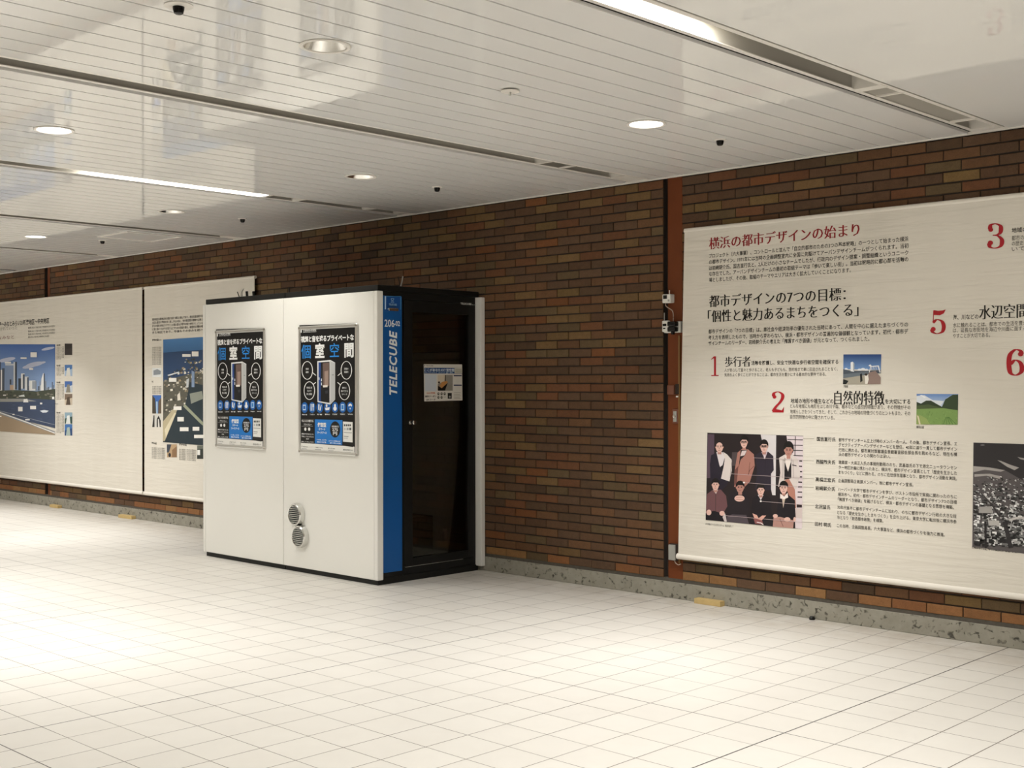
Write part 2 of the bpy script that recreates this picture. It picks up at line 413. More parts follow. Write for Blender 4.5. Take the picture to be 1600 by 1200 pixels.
# ------------------------------------------------------------------ ceiling troughs, lamps, heads
TROUGH_LABEL = ['lit ceiling light trough nearest the camera, above the right banner', 'unlit ceiling trough running to the wall just left of the steel column',
                'ceiling light trough with a lit tube, ending above the booths', 'dark ceiling trough left of the lit one, ending above the left banners',
                'farthest ceiling trough at left edge of photo', 'ceiling trough beyond the left edge']
CROSS = {0: [(-1.475, -1.40), (-1.245, -1.225), (-0.375, -0.345), (-0.10, -0.03)], 1: [(-1.04, -1.02), (-0.80, -0.785), (-0.25, -0.03)],
         2: [(-1.50, -1.46), (-1.18, -1.14), (-0.45, -0.41), (-0.10, -0.03)], 3: [(-0.2, -0.03)], 4: [(-0.2, -0.03)]}
for i, xs in enumerate(SLOTX[:5]):
    t = thing('ceiling_trough', TROUGH_LABEL[i], 'ceiling light', (xs, -2.0, CEIL), 'recessed ceiling troughs')
    z0, zt = CEIL + 0.012, CEIL + 0.15
    b = MB()
    b.box((xs - 0.085, Y0, z0), (xs - 0.080, -0.02, zt)); b.box((xs + 0.080, Y0, z0), (xs + 0.085, -0.02, zt)); b.box((xs - 0.085, Y0, zt), (xs + 0.085, -0.02, zt + 0.005))
    # upturned edges of the ceiling beside the trough
    b.box((xs - HALF, Y0, CEIL + 0.03), (xs - 0.085, -0.02, CEIL + 0.034)); b.box((xs + 0.085, Y0, CEIL + 0.03), (xs + HALF, -0.02, CEIL + 0.034))
    b.build('housing', 'housing', t)
    MB().box((xs - 0.094, Y0, z0 - 0.004), (xs - 0.066, -0.02, z0)).build('flange', 'flange', t)
    MB().box((xs + 0.066, Y0, z0 - 0.004), (xs + 0.094, -0.02, z0)).build('flange', 'flange', t)
    for a, c in CROSS[i]:
        MB().box((xs - 0.08, a, z0 - 0.006), (xs + 0.08, c, z0 + (0.13 if c - a > 0.02 else 0.004))).build('crossbar', 'flange', t)
    for a, c in TUBES.get(i, []):
        MB().box((xs - 0.05, a, CEIL + 0.085), (xs + 0.05, c, CEIL + 0.125)).build('tube_lamp', 'tube', t)
    if i == 0:
        g = MB(); y = -1.40
        while y < -0.375:
            g.box((xs - 0.078, y, z0 + 0.002), (xs + 0.078, y + 0.006, z0 + 0.006)); y += 0.0095
        g.box((xs - 0.078, -1.40, z0 + 0.008), (xs + 0.078, -0.36, z0 + 0.011))
        g.build('grille', 'housing', t)

DL_LABEL = {(0, 0): 'glowing round downlight nearest the right banner, in front of the steel column', (0, 1): 'large unlit downlight with chrome reflector at top of photo',
            (-1, 0): 'unlit downlight with chrome reflector nearer than the lit tube, in front of the booth roof', (-1, 1): 'glowing round downlight near the left edge, nearer than the lit tube',
            (-2, 0): 'small unlit downlight just beyond the lit tube, left of the black sensor', (-3, 0): 'farthest glowing downlight above the left banner'}
for k, r in LAMPS:
    x, y = COLX[k], ROWY[r]
    t = thing('downlight', DL_LABEL[(k, r)], 'ceiling light', (x, y, CEIL), 'round downlights')
    MB().lathe([(0.096, 0.0), (0.112, -0.001), (0.114, -0.004), (0.110, -0.007), (0.096, -0.006), (0.094, 0.002), (0.096, 0.0)], (x, y, CEIL)).build('trim_ring', 'flange', t, smooth=True)
    if lit(k, r):
        MB().lathe([(0.094, -0.002), (0.090, 0.012)], (x, y, CEIL)).build('reflector', 'alu', t, smooth=True)
        MB().disc((x, y, CEIL + 0.0005), 0.092).build('lamp', 'lamp', t)
    else:
        MB().lathe([(0.094, -0.002), (0.084, 0.014), (0.070, 0.034), (0.054, 0.056), (0.042, 0.080)], (x, y, CEIL)).build('reflector', 'mirror', t, smooth=True)
        MB().lathe([(0.042, 0.079), (0.038, 0.070), (0.025, 0.062), (0.0, 0.060)], (x, y, CEIL)).build('lamp', 'offlamp', t, smooth=True)

HEADS = [((279, 15), 'black sensor dome at the top left of the ceiling', 0.055, 0.0), ((1125, 223), 'black sensor between glowing downlight and right banner', 0.04, 0),
         ((683, 296), 'black sensor on the ceiling above the booth door', 0.04, 0), ((379, 345), 'tiny black sensor between the lit tube and the wall', 0.04, 0),
         ((160, 379), 'farthest tiny black sensor, beside the ceiling hatch', 0.04, 0)]
for (px, py), lab, rr, _ in HEADS:
    p = at(px, py - 1, 2, CEIL - 0.015)
    t = thing('ceiling_sensor', lab, 'sensor', (p.x, p.y, CEIL), 'black ceiling sensors')
    MB().lathe([(0.0, -0.001), (rr, -0.001), (rr*1.02, -0.004), (rr*0.8, -0.007), (0, -0.008)], (p.x, p.y, CEIL)).build('cover_plate', 'flange', t, smooth=True)
    MB().lathe([(0.023, -0.006), (0.022, -0.018), (0.018, -0.032), (0.012, -0.036), (0, -0.037)], (p.x, p.y, CEIL)).build('sensor_body', 'blackgloss', t, smooth=True)
p = at(797, 142, 2, CEIL - 0.006)
t = thing('sprinkler_head', 'white sprinkler head in the middle of the near ceiling bay', 'sprinkler', (p.x, p.y, CEIL))
MB().lathe([(0.0, -0.012), (0.045, -0.012), (0.047, -0.009), (0.045, -0.006), (0, -0.006)], (p.x, p.y, CEIL)).build('cover_plate', 'flange', t, smooth=True)
MB().lathe([(0.032, -0.006), (0.032, -0.002), (0, -0.002)], (p.x, p.y, CEIL)).build('collar', 'gapdark', t)
MB().tube([(p.x, p.y, CEIL - 0.012), (p.x, p.y, CEIL - 0.03)], 0.006).build('deflector', 'alu', t)
# inspection hatch in the far bay
ca, cb2, cc, cd = (at(x, y, 2, CEIL) for x, y in ((155, 369), (197, 361), (285, 369.5), (237, 377)))
hx0, hx1 = -12.25, -11.35; hy0, hy1 = (ca.y + cb2.y)/2, (cc.y + cd.y)/2
t = thing('ceiling_hatch', 'flush white hatch in the far ceiling bay above the left banner', 'hatch', ((ca.x + cc.x)/2, (hy0 + hy1)/2, CEIL))
hx0, hx1 = min(ca.x, cd.x), max(cb2.x, cc.x)
MB().frame((hx0, hy0, CEIL - 0.008), (hx1, hy1, CEIL - 0.001), (hx0 + 0.03, hy0 + 0.03), (hx1 - 0.03, hy1 - 0.03), 2).build('hatch_frame', 'flange', t)
MB().box((hx0 + 0.03, hy0 + 0.03, CEIL - 0.004), (hx1 - 0.03, hy1 - 0.03, CEIL - 0.001)).build('hatch_panel', 'ceil', t)

# ------------------------------------------------------------------ printing: flat coloured shapes on a sheet
_glyph = {}
def glyphs(s, off=0.0, shear=0.0, spacing=1.0):
    key = (s, off, shear, spacing)
    if key in _glyph: return _glyph[key]
    c = bpy.data.curves.new('lettering', 'FONT'); c.body = s; c.size = 1; c.resolution_u = 2; c.offset = off; c.shear = shear; c.space_character = spacing
    o = bpy.data.objects.new('lettering', c); COL.objects.link(o)
    ev = o.evaluated_get(bpy.context.evaluated_depsgraph_get()); me = ev.to_mesh()
    vs = [(v.co.x, v.co.y) for v in me.vertices]; fs = [tuple(p.vertices) for p in me.polygons]
    ev.to_mesh_clear(); bpy.data.objects.remove(o); bpy.data.curves.remove(c)
    _glyph[key] = (vs, fs); return vs, fs

class Print:
    """origin O, right U, up V, outward N; shapes are given in sheet coordinates (u, v) through self.map"""
    def __init__(s, O, U, V, N, step=0.0004):
        s.O, s.U, s.V, s.N, s.step = Vector(O), Vector(U), Vector(V), Vector(N), step
        s.v, s.f, s.c = [], [], []; s.map = lambda x, y: (x, y); s.zoom = (0, 0, 1)
    def photo(s, x0=0, y0=0, k=1.0):
        """take coordinates in a crop of the photo (origin x0, y0, magnified k) and find where they lie on the sheet plane"""
        ax = max(range(3), key=lambda i: abs(s.N[i])); val = s.O[ax]
        def f(x, y):
            p = at(x0 + x/k, y0 + y/k, ax, val) - s.O
            return p.dot(s.U), p.dot(s.V)
        s.map = f; return s
    def sheet(s): s.map = lambda x, y: (x, y); return s
    def put(s, uv, faces, col, layer):
        k = len(s.v); s.n = (getattr(s, 'n', 0) + 1) % 30
        cols = [rgb(c) for c in col] if isinstance(col, list) else [rgb(col)]*len(uv)
        for (u, v), c in zip(uv, cols):
            s.v.append(s.O + s.U*u + s.V*v + s.N*(layer*s.step + s.n*1.25e-5)); s.c.append(c)
        s.f += [tuple(i + k for i in f) for f in faces]
    def poly(s, pts, col, layer=1):
        s.put([s.map(*p) for p in pts], [tuple(range(len(pts)))], col, layer)
    def rect(s, x0, y0, x1, y1, col, layer=1): s.poly([(x0, y0), (x1, y0), (x1, y1), (x0, y1)], col, layer)
    def grad(s, pts4, c0, c1, layer=1):
        """quad whose printed colour runs from c0 (first two points) to c1 (last two): the sky of a printed picture"""
        s.poly(pts4, [c0, c0, c1, c1], layer)
    def oval(s, cx, cy, rx, ry, col, layer=1, seg=20, rot=0.0):
        ca, sa = math.cos(rot), math.sin(rot)
        s.poly([(cx + rx*math.cos(2*PI*k/seg)*ca - ry*math.sin(2*PI*k/seg)*sa, cy + rx*math.cos(2*PI*k/seg)*sa + ry*math.sin(2*PI*k/seg)*ca) for k in range(seg)], col, layer)
    def line(s, pts, w, col, layer=1):
        for a, b in zip(pts[:-1], pts[1:]):
            d = math.hypot(b[0]-a[0], b[1]-a[1]) or 1; nx, ny = -(b[1]-a[1])/d*w/2, (b[0]-a[0])/d*w/2
            s.poly([(a[0]+nx, a[1]+ny), (b[0]+nx, b[1]+ny), (b[0]-nx, b[1]-ny), (a[0]-nx, a[1]-ny)], col, layer)
    def text(s, t, a, right, em, col='#141210', layer=2, bold=0.0, mincho=False, shear=0.0, fit=True, spacing=1.0, rot=0):
        """a = lower left of the line in map coordinates, right = x where it ends, em = letter height in sheet metres"""
        u0_, v0_ = s.map(*a); u1_ = s.map(right, a[1])[0] if fit else None
        offs = [(0.0, bold)] if not mincho else [(-0.036, -0.013), (-0.012, -0.013), (0.012, -0.013), (0.036, -0.013)]
        vs0 = glyphs(t, offs[0][1], shear, spacing)[0]; lo, hi = min(p[0] for p in vs0), max(p[0] for p in vs0)
        sx = (u1_ - u0_)/(hi - lo) if fit else em
        for dx, of in offs:
            vs, fs = glyphs(t, of, shear, spacing)
            if rot: uv = [(u0_ - y*em, v0_ + (x - lo)*(sx if fit else em)) for x, y in vs]
            else: uv = [(u0_ + (x - lo + dx)*sx, v0_ + (y + 0.08)*em) for x, y in vs]
            s.put(uv, fs, col, layer)
    def nib(s, pts, wide, thin, col, layer=2, n=10):
        """a pen stroke through pts, wide where it runs upright and thin where it runs level"""
        P = []
        for i in range(len(pts)-1):
            p0, p1, p2, p3 = pts[max(i-1, 0)], pts[i], pts[i+1], pts[min(i+2, len(pts)-1)]
            for q in range(n + (i == len(pts)-2)):
                t = q/n
                P.append(tuple(0.5*((2*p1[d]) + (-p0[d]+p2[d])*t + (2*p0[d]-5*p1[d]+4*p2[d]-p3[d])*t*t + (-p0[d]+3*p1[d]-3*p2[d]+p3[d])*t**3) for d in (0, 1)))
        L, R = [], []
        for i, p in enumerate(P):
            a, b = P[max(i-1, 0)], P[min(i+1, len(P)-1)]; d = math.hypot(b[0]-a[0], b[1]-a[1]) or 1
            tx, ty = (b[0]-a[0])/d, (b[1]-a[1])/d; wd = thin + (wide - thin)*abs(ty)**1.6
            L.append((p[0]-ty*wd/2, p[1]+tx*wd/2)); R.append((p[0]+ty*wd/2, p[1]-tx*wd/2))
        for i in range(len(P)-1): s.poly([L[i], L[i+1], R[i+1], R[i]], col, layer)
    def build(s, name, mat, parent=None, base=None):
        """link the printed shapes, joined with the bare sheet (an MB) they are printed on"""
        off = Vector(parent.location) if parent is not None else Vector((0, 0, 0))
        V = [p - off for p in s.v]; Fc = list(s.f); mi = [1]*len(Fc); C = [(*c, 1) for c in s.c]
        if base is not None:
            k = len(V); V += [Vector(p) - off for p in base[0].v]; Fc += [tuple(i + k for i in f) for f in base[0].f]; mi += [0]*len(base[0].f); C += [(0.8, 0.8, 0.8, 1)]*len(base[0].v)
        me = bpy.data.meshes.new(name); me.from_pydata(V, [], Fc)
        a = me.attributes.new('Ink', 'FLOAT_COLOR', 'POINT'); a.data.foreach_set('color', [x for c in C for x in c])
        me.materials.append(M[base[1]] if base else M[mat]); me.materials.append(M[mat]); me.polygons.foreach_set('material_index', mi)
        o = bpy.data.objects.new(name, me); COL.objects.link(o)
        if parent is not None: o.parent = parent
        return o

RED, INK, GREY = '#a81622', '#17140f', '#4a443c'
def digit(pr, d, x0, y0, x1, y1, col=RED):
    """an old-style fat-face figure in the box x0..x1, y0..y1 (photo pixels)"""
    W, H = x1 - x0, y1 - y0
    P = lambda pts: [(x0 + a*W, y0 + b*H) for a, b in pts]
    wd, th = W*0.27, W*0.055
    if d == '1':
        pr.poly(P([(0.40, 0.0), (0.66, 0.0), (0.66, 0.96), (0.40, 0.96)]), col, 2)
        pr.poly(P([(0.05, 0.95), (1.0, 0.95), (1.0, 1.0), (0.05, 1.0)]), col, 2); pr.poly(P([(0.40, 0.0), (0.40, 0.10), (0.05, 0.17), (0.05, 0.14)]), col, 2)
    if d == '2':
        pr.nib(P([(0.12, 0.24), (0.16, 0.09), (0.48, 0.02), (0.80, 0.13), (0.84, 0.30), (0.66, 0.50), (0.32, 0.72), (0.06, 0.95)]), wd, th, col)
        pr.oval(x0 + 0.19*W, y0 + 0.26*H, 0.15*W, 0.085*H, col, 2); pr.poly(P([(0.02, 0.98), (0.16, 0.82), (0.50, 0.86), (0.78, 0.90), (0.96, 0.72), (0.92, 1.0), (0.02, 1.0)]), col, 2)
    if d == '3':
        pr.nib(P([(0.13, 0.24), (0.20, 0.07), (0.50, 0.02), (0.78, 0.12), (0.78, 0.34), (0.58, 0.45), (0.30, 0.47)]), wd, th, col)
        pr.nib(P([(0.30, 0.47), (0.62, 0.50), (0.86, 0.66), (0.80, 0.88), (0.48, 0.98), (0.16, 0.94), (0.08, 0.78)]), wd, th, col)
        pr.oval(x0 + 0.18*W, y0 + 0.25*H, 0.15*W, 0.085*H, col, 2); pr.oval(x0 + 0.16*W, y0 + 0.77*H, 0.16*W, 0.09*H, col, 2)
    if d == '5':
        pr.poly(P([(0.18, 0.03), (0.50, 0.06), (0.80, 0.04), (1.0, 0.0), (0.86, 0.16), (0.60, 0.24), (0.18, 0.22)]), col, 2)
        pr.line(P([(0.19, 0.05), (0.15, 0.55)]), th, col, 2)
        pr.nib(P([(0.15, 0.54), (0.40, 0.42), (0.72, 0.48), (0.86, 0.68), (0.76, 0.90), (0.42, 0.98), (0.14, 0.92), (0.08, 0.80)]), wd, th, col)
        pr.oval(x0 + 0.16*W, y0 + 0.80*H, 0.16*W, 0.09*H, col, 2)
    if d == '6':
        pr.nib(P([(0.84, 0.20), (0.74, 0.06), (0.48, 0.03), (0.20, 0.22), (0.14, 0.56), (0.22, 0.88), (0.50, 0.98), (0.78, 0.88), (0.86, 0.70), (0.74, 0.50), (0.48, 0.42), (0.24, 0.56)]), wd, th, col)
        pr.oval(x0 + 0.78*W, y0 + 0.19*H, 0.15*W, 0.085*H, col, 2)

# ------------------------------------------------------------------ banners
BY = -0.045
def banner(corners, label, drawer, group=None):
    """corners: (x, z) lower left, lower right, upper right, upper left"""
    (lx, lz), (rx, rz), (ux, uz), (vx, vz) = corners
    t = thing('wall_banner', label, 'banner', ((lx + rx)/2, BY, lz), group)
    pr = Print((0, BY, 0), (1, 0, 0), (0, 0, 1), (0, -1, 0)).photo()
    drawer(pr)
    b = MB(); b.add([(lx, BY+0.0008, lz), (rx, BY+0.0008, rz), (ux, BY+0.0008, uz), (vx, BY+0.0008, vz), (lx, BY+0.004, lz), (rx, BY+0.004, rz), (ux, BY+0.004, uz), (vx, BY+0.004, vz)],
                    [(0,1,2,3), (7,6,5,4), (0,4,5,1), (1,5,6,2), (2,6,7,3), (3,7,4,0)])
    pr.build('banner_sheet', 'print', t, (b, 'cloth'))
    MB().tube([(vx - 0.004, BY + 0.012, vz), (ux + 0.004, BY + 0.012, uz)], 0.016, 12).build('top_rail', 'hem', t, smooth=True)
    MB().tube([(lx - 0.012, BY + 0.010, lz + 0.005), (rx + 0.012, BY + 0.010, rz + 0.005)], 0.021, 12).build('bottom_rail', 'hem', t, smooth=True)
    for fx in (0.15, 0.5, 0.85):
        x = vx + (ux - vx)*fx; z = vz + (uz - vz)*fx
        MB().box((x - 0.015, BY + 0.02, z - 0.012), (x + 0.015, 0.0, z + 0.012)).build('wall_bracket', 'greybox', t)
    return t

def draw_right(p):
    T = p.text
    T('横浜の都市デザインの始まり', (1108.5, 390), 1342.5, 0.090, '#8e1a20', mincho=True)
    body = ['プロジェクト（六大事業）、コントロールと並んで「自立的都市のための3つの基本戦略」の一つとして始まった横浜',
            'の都市デザイン。1971年には当時の企画調整室内に全国に先駆けてアーバンデザインチームがつくられます。当初',
            'は岩崎駿介氏、国吉直行氏と、2人だけの小さなチームでしたが、行政内のデザイン提案・調整組織というユニーク',
            'な存在でした。アーバンデザインチームの最初の取組テーマは「歩いて楽しい街」。当初は戦略的に都心部を活動の',
            '場としましたが、その後、取組のテーマやエリアは大きく拡大していくことになります。']
    for s, y, r in zip(body, (403.5, 413, 422.5, 431.7, 441), (1419.5, 1419.5, 1419.5, 1419.5, 1329.5)): T(s, (1108, y), r, 0.033, INK, bold=0.006)
    T('都市デザインの7つの目標：', (1108.5, 480.5), 1321, 0.092, INK, mincho=True)
    T('「個性と魅力あるまちをつくる」', (1106.5, 504), 1341, 0.092, INK, mincho=True)
    for s, y, r in zip(['都市デザインの「7つの目標」は、車社会や経済効率の優先された当時にあって、人間を中心に据えたまちづくりの',
                        '考え方を表明したもので、当時から変わらない、横浜・都市デザインの普遍的な価値観となっています。初代・都市デ',
                        'ザインチームのリーダー、岩崎駿介氏の考えた「擁護すべき価値」が元となって、つくられました。'],
                       (521.5, 531, 539.8), (1419, 1419, 1358.5)): T(s, (1107, y), r, 0.033, INK, bold=0.006)
    digit(p, '1', 1110.8, 556.7, 1123, 587.5)
    T('歩行者', (1133, 573.5), 1172.5, 0.078, INK, mincho=True)
    T('活動を擁護し、安全で快適な歩行者空間を確保する', (1174, 570.5), 1310, 0.031, INK, bold=0.010)
    T('人が安心して堂々と歩けること、老人も子どもも、目的地まで車に圧迫されることなく、', (1132, 581), 1309, 0.026, GREY, bold=0.0)
    T('気持ちよく歩くことができることは、都市生活を豊かにする基本的な要件である。', (1132, 588.5), 1291, 0.026, GREY, bold=0.0)
    digit(p, '2', 1206.5, 611.5, 1226, 644.5)
    T('地域の地形や植生などの', (1235.5, 630), 1302.5, 0.034, INK, bold=0.010)
    T('自然的特徴', (1304, 632.5), 1381.5, 0.098, INK, mincho=True)
    T('を大切にする', (1383, 631), 1422.5, 0.033, INK, bold=0.010)
    for s, y, r in zip(['どんな地域にも地形をはじめ川や森、樹木などの自然的特徴があり、その特徴がその', '地域らしさをつくってきた。そして、これからの地域の特徴づくりのヒントもまた、その', '自然的特徴の中に隠されている。'],
                       (637.5, 646.2, 654.5), (1422.5, 1422.5, 1304)): T(s, (1234.8, y), r, 0.030, GREY, bold=0.0)
    digit(p, '3', 1543.5, 349, 1569, 388.5)
    T('地域の歴史的、文化的資産を豊かにする', (1581, 364), 1735, 0.031, INK, bold=0.010)
    for s, y in zip(['都市の歴史を伝える建物や街並みを', 'の歴史を大切に守り育てていくことは', 'いでいくものである。'], (376, 384.5, 393)): T(s, (1581, y), 1690, 0.030, GREY, bold=0.0)
    digit(p, '5', 1454.5, 483.5, 1478, 522)
    T('海、川などの', (1489, 500), 1529, 0.033, INK, bold=0.010)
    T('水辺空間', (1530.5, 499.5), 1605, 0.092, INK, mincho=True)
    T('を大切にする', (1608, 498.5), 1650, 0.033, INK, bold=0.010)
    for s, y, r in zip(['水に触れることは、都市での生活を豊かなものにする', 'は、延長な市街地を海辺や川面に面するよう開放し増', 'やすことが大切である。'], (512, 520, 528.5), (1645, 1645, 1547)): T(s, (1489, y), r, 0.030, GREY, bold=0.0)
    digit(p, '6', 1572.5, 545.5, 1601, 587)
    T('オープンスペースや緑を豊かにする', (1612, 565), 1760, 0.033, INK, bold=0.010)
    # photo 1: promenade under a deep blue sky (coordinates in an enlarged crop)
    p.photo(1300, 540, 7.619)
    p.grad([(136, 105), (588, 103), (582, 290), (134, 280)], '#1d3f78', '#6f93c6', 1)
    for x, y, r in ((330, 288, 26), (370, 280, 24), (410, 290, 24), (170, 280, 18)): p.oval(x, y, r, 14, '#e4e8ee', 2)
    p.poly([(134, 280), (230, 300), (420, 300), (584, 290), (582, 330), (134, 350)], '#4c5560', 3)
    p.poly([(134, 340), (440, 310), (430, 350), (134, 400)], '#69737c', 4); p.poly([(134, 390), (430, 345), (420, 460), (132, 460)], '#a8a294', 4)
    p.poly([(134, 400), (200, 420), (170, 460), (132, 460)], '#1b1e1c', 5)
    p.poly([(440, 320), (520, 300), (582, 380), (580, 458), (420, 460)], '#8f7a72', 5)
    p.poly([(224, 200), (246, 192), (266, 208), (264, 312), (224, 305)], '#e9ebec', 5); p.poly([(252, 200), (270, 214), (268, 300), (254, 300)], '#aab2bb', 6)
    p.poly([(440, 235), (455, 225), (470, 232), (470, 245), (440, 246)], '#f2f2f2', 6)
    for pl in ([(440, 320), (460, 245), (466, 248), (450, 320)], [(455, 245), (560, 236), (560, 246), (455, 256)], [(545, 240), (560, 238), (580, 320), (568, 322)]): p.poly(pl, '#eef0f2', 6)
    for k in range(4): p.line([(475 + k*20, 250), (470 + k*20, 285)], 5, '#dfe3e6', 6)
    p.poly([(336, 340), (358, 330), (366, 420), (340, 440)], '#16171a', 7); p.poly([(390, 345), (430, 345), (440, 400), (425, 456), (398, 456)], '#e8e4dc', 7); p.oval(408, 345, 18, 14, '#3a2f28', 8)
    p.photo(); T('汽車道', (1318, 606), 1325, 0.018, INK)
    # photo 2: green rice field
    p.photo(1300, 540, 7.619)
    p.grad([(1008, 575), (1503, 578), (1500, 740), (1008, 735)], '#5d86c4', '#c6d4e6', 1)
    p.poly([(1008, 600), (1100, 590), (1200, 650), (1330, 660), (1430, 578), (1350, 640), (1290, 720), (1150, 700), (1008, 680)], '#dde3ea', 2); p.poly([(1045, 590), (1075, 588), (1125, 620), (1100, 625)], '#eef2f5', 3)
    p.poly([(1008, 670), (1060, 690), (1120, 655), (1180, 655), (1240, 690), (1330, 740), (1330, 770), (1008, 765)], '#333f2b', 3)
    p.poly([(1310, 730), (1350, 640), (1440, 585), (1502, 585), (1500, 775), (1320, 765)], '#37472f', 4)
    p.poly([(1008, 715), (1150, 700), (1320, 745), (1320, 765), (1008, 760)], '#4d5c38', 5)
    p.poly([(1008, 755), (1330, 745), (1500, 770), (1498, 942), (1006, 938)], '#7d9c58', 6)
    random.seed(3)
    for k in range(60):
        x = random.uniform(1030, 1490); y = random.uniform(775, 930); l = random.uniform(8, 26)
        p.line([(x, y), (x + (x - 1260)*0.04, min(y + l, 938))], 4, random.choice(['#94b46a', '#6c8e48', '#88a860', '#5f7f40']), 7)
    for k in range(5): p.line([(1360 + k*8, 850), (1330 + k*38, 938)], 5, '#3f6a2c', 8)
    p.poly([(1008, 815), (1060, 830), (1130, 870), (1170, 938), (1006, 938)], '#93a663', 9); p.poly([(1015, 830), (1035, 840), (1060, 938), (1040, 938)], '#d8cdb0', 10)
    p.photo(); T('舞岡公園', (1432, 669.5), 1443.5, 0.018, INK)
    # group photo: eight men in coats and suits (coordinates in an enlarged crop)
    p.photo(1095, 670, 7.27)
    p.poly([(75, 45), (1165, 80), (1148, 1140), (58, 1035)], '#241b1d', 1)
    p.poly([(80, 60), (155, 62), (150, 560), (70, 560)], '#584654', 2); p.poly([(355, 265), (420, 265), (410, 420), (350, 420)], '#4d4345', 2)
    p.poly([(682, 65), (858, 72), (850, 755), (812, 752)], '#d8d3d4', 2); p.poly([(975, 80), (1165, 84), (1150, 1140), (1075, 1130), (1060, 700)], '#ddd0d4', 2)
    for y in (122, 185, 243, 303): p.line([(985, y - 2), (1160, y + 4)], 10, '#2a2126', 3)
    p.line([(1075, 85), (1070, 300)], 9, '#2a2126', 3)
    for k, y in enumerate((365, 425, 485, 545, 605, 660, 718, 775)): p.line([(1120 - k*3, y), (1152, y + 2)], 14, '#33282c', 3)
    p.rect(1090, 860, 1150, 895, '#2a1a1c', 3); p.poly([(1082, 900), (1150, 905), (1148, 1020), (1075, 1010)], '#cfc0bd', 3)
    SK, SKD, HAIR = '#e0b8ac', '#b58478', '#16100f'
    def head(cx, cy, rx, ry, hair=1.0, glasses=False, face=SK, long=False):
        p.poly([(cx - rx*0.45, cy + ry*0.6), (cx + rx*0.45, cy + ry*0.6), (cx + rx*0.5, cy + ry*1.35), (cx - rx*0.5, cy + ry*1.35)], SKD, 8)
        if hair: p.oval(cx, cy - ry*0.28, rx*(1.16 if not long else 1.3), ry*(0.95 if not long else 1.1), HAIR, 9)
        p.oval(cx - rx*0.98, cy + ry*0.05, rx*0.14, ry*0.2, SKD, 9); p.oval(cx + rx*0.98, cy + ry*0.05, rx*0.14, ry*0.2, SKD, 9)
        p.oval(cx, cy + ry*0.1, rx*0.93, ry*0.92, face, 10)
        if hair: p.poly([(cx - rx*1.02, cy - ry*0.05), (cx - rx*0.7, cy - ry*0.98*hair), (cx + rx*0.5, cy - ry*1.02*hair), (cx + rx*1.02, cy - ry*0.05), (cx + rx*0.7, cy - ry*0.38), (cx - rx*0.5, cy - ry*0.42)], HAIR, 11)
        else: p.poly([(cx - rx, cy), (cx - rx*0.9, cy - ry*0.55), (cx - rx*0.72, cy - ry*0.1)], HAIR, 11); p.poly([(cx + rx, cy), (cx + rx*0.9, cy - ry*0.55), (cx + rx*0.72, cy - ry*0.1)], HAIR, 11)
        for sx in (-1, 1):
            p.oval(cx + sx*rx*0.38, cy + ry*0.0, rx*0.2, ry*0.07, '#2b1a18', 12); p.line([(cx + sx*rx*0.15, cy - ry*0.16), (cx + sx*rx*0.62, cy - ry*0.17)], ry*0.07, '#2b1a18', 12)
            if glasses: p.line([(cx + sx*rx*0.1, cy - ry*0.12), (cx + sx*rx*0.75, cy - ry*0.12), (cx + sx*rx*0.75, cy + ry*0.14), (cx + sx*rx*0.1, cy + ry*0.14), (cx + sx*rx*0.1, cy - ry*0.12)], ry*0.07, '#0c0909', 13)
        p.poly([(cx - rx*0.08, cy), (cx + rx*0.12, cy + ry*0.36), (cx - rx*0.14, cy + ry*0.38)], SKD, 12); p.line([(cx - rx*0.3, cy + ry*0.6), (cx + rx*0.3, cy + ry*0.6)], ry*0.07, '#7d4640', 12)
    # standing, from the left
    p.poly([(120, 300), (180, 270), (250, 268), (340, 330), (350, 450), (300, 640), (180, 760), (110, 600), (105, 400)], '#231d2b', 4)
    p.poly([(178, 262), (250, 265), (275, 320), (235, 460), (215, 420)], '#dcd4d6', 5); p.poly([(255, 262), (300, 290), (352, 350), (355, 470), (328, 598), (232, 565), (262, 430), (275, 340)], '#d9cfcb', 6); p.poly([(225, 430), (268, 400), (250, 470), (225, 500)], '#15121a', 7)
    p.line([(355, 360), (335, 560)], 5, '#a0938f', 7)
    head(215, 205, 44, 62, 0)
    p.poly([(420, 270), (470, 228), (540, 235), (605, 290), (615, 420), (560, 600), (500, 660), (380, 660), (385, 480)], '#a9766a', 4); p.poly([(455, 240), (530, 240), (505, 300), (455, 350), (432, 440)], '#241c1f', 5); p.poly([(470, 250), (525, 245), (500, 300), (450, 312)], '#d5c8c8', 6)
    p.poly([(385, 470), (430, 420), (410, 620), (380, 650)], '#6f4741', 6); p.line([(560, 380), (545, 520)], 7, '#7d524a', 6); p.line([(610, 420), (560, 470), (540, 520)], 6, '#6a433d', 7)
    head(495, 150, 40, 66, 0.95, True)
    p.poly([(620, 300), (680, 262), (770, 262), (825, 310), (830, 470), (800, 510), (800, 700), (620, 700), (640, 480)], '#2b2431', 4); p.poly([(690, 262), (760, 262), (730, 345)], '#c8b6bd', 5); p.line([(727, 300), (725, 340)], 12, '#ddd4d8', 6); p.line([(735, 350), (732, 500)], 4, '#161218', 6)
    head(722, 200, 42, 66, 1.0, True)
    p.poly([(890, 330), (960, 290), (1040, 290), (1100, 340), (1135, 520), (1080, 690), (1010, 640), (880, 660), (905, 500)], '#d6ccc8', 4); p.poly([(955, 330), (1030, 330), (1030, 560), (950, 580)], '#1d181c', 5); p.poly([(965, 300), (1030, 300), (1025, 380), (993, 485), (958, 380)], '#e6dcd6', 6)
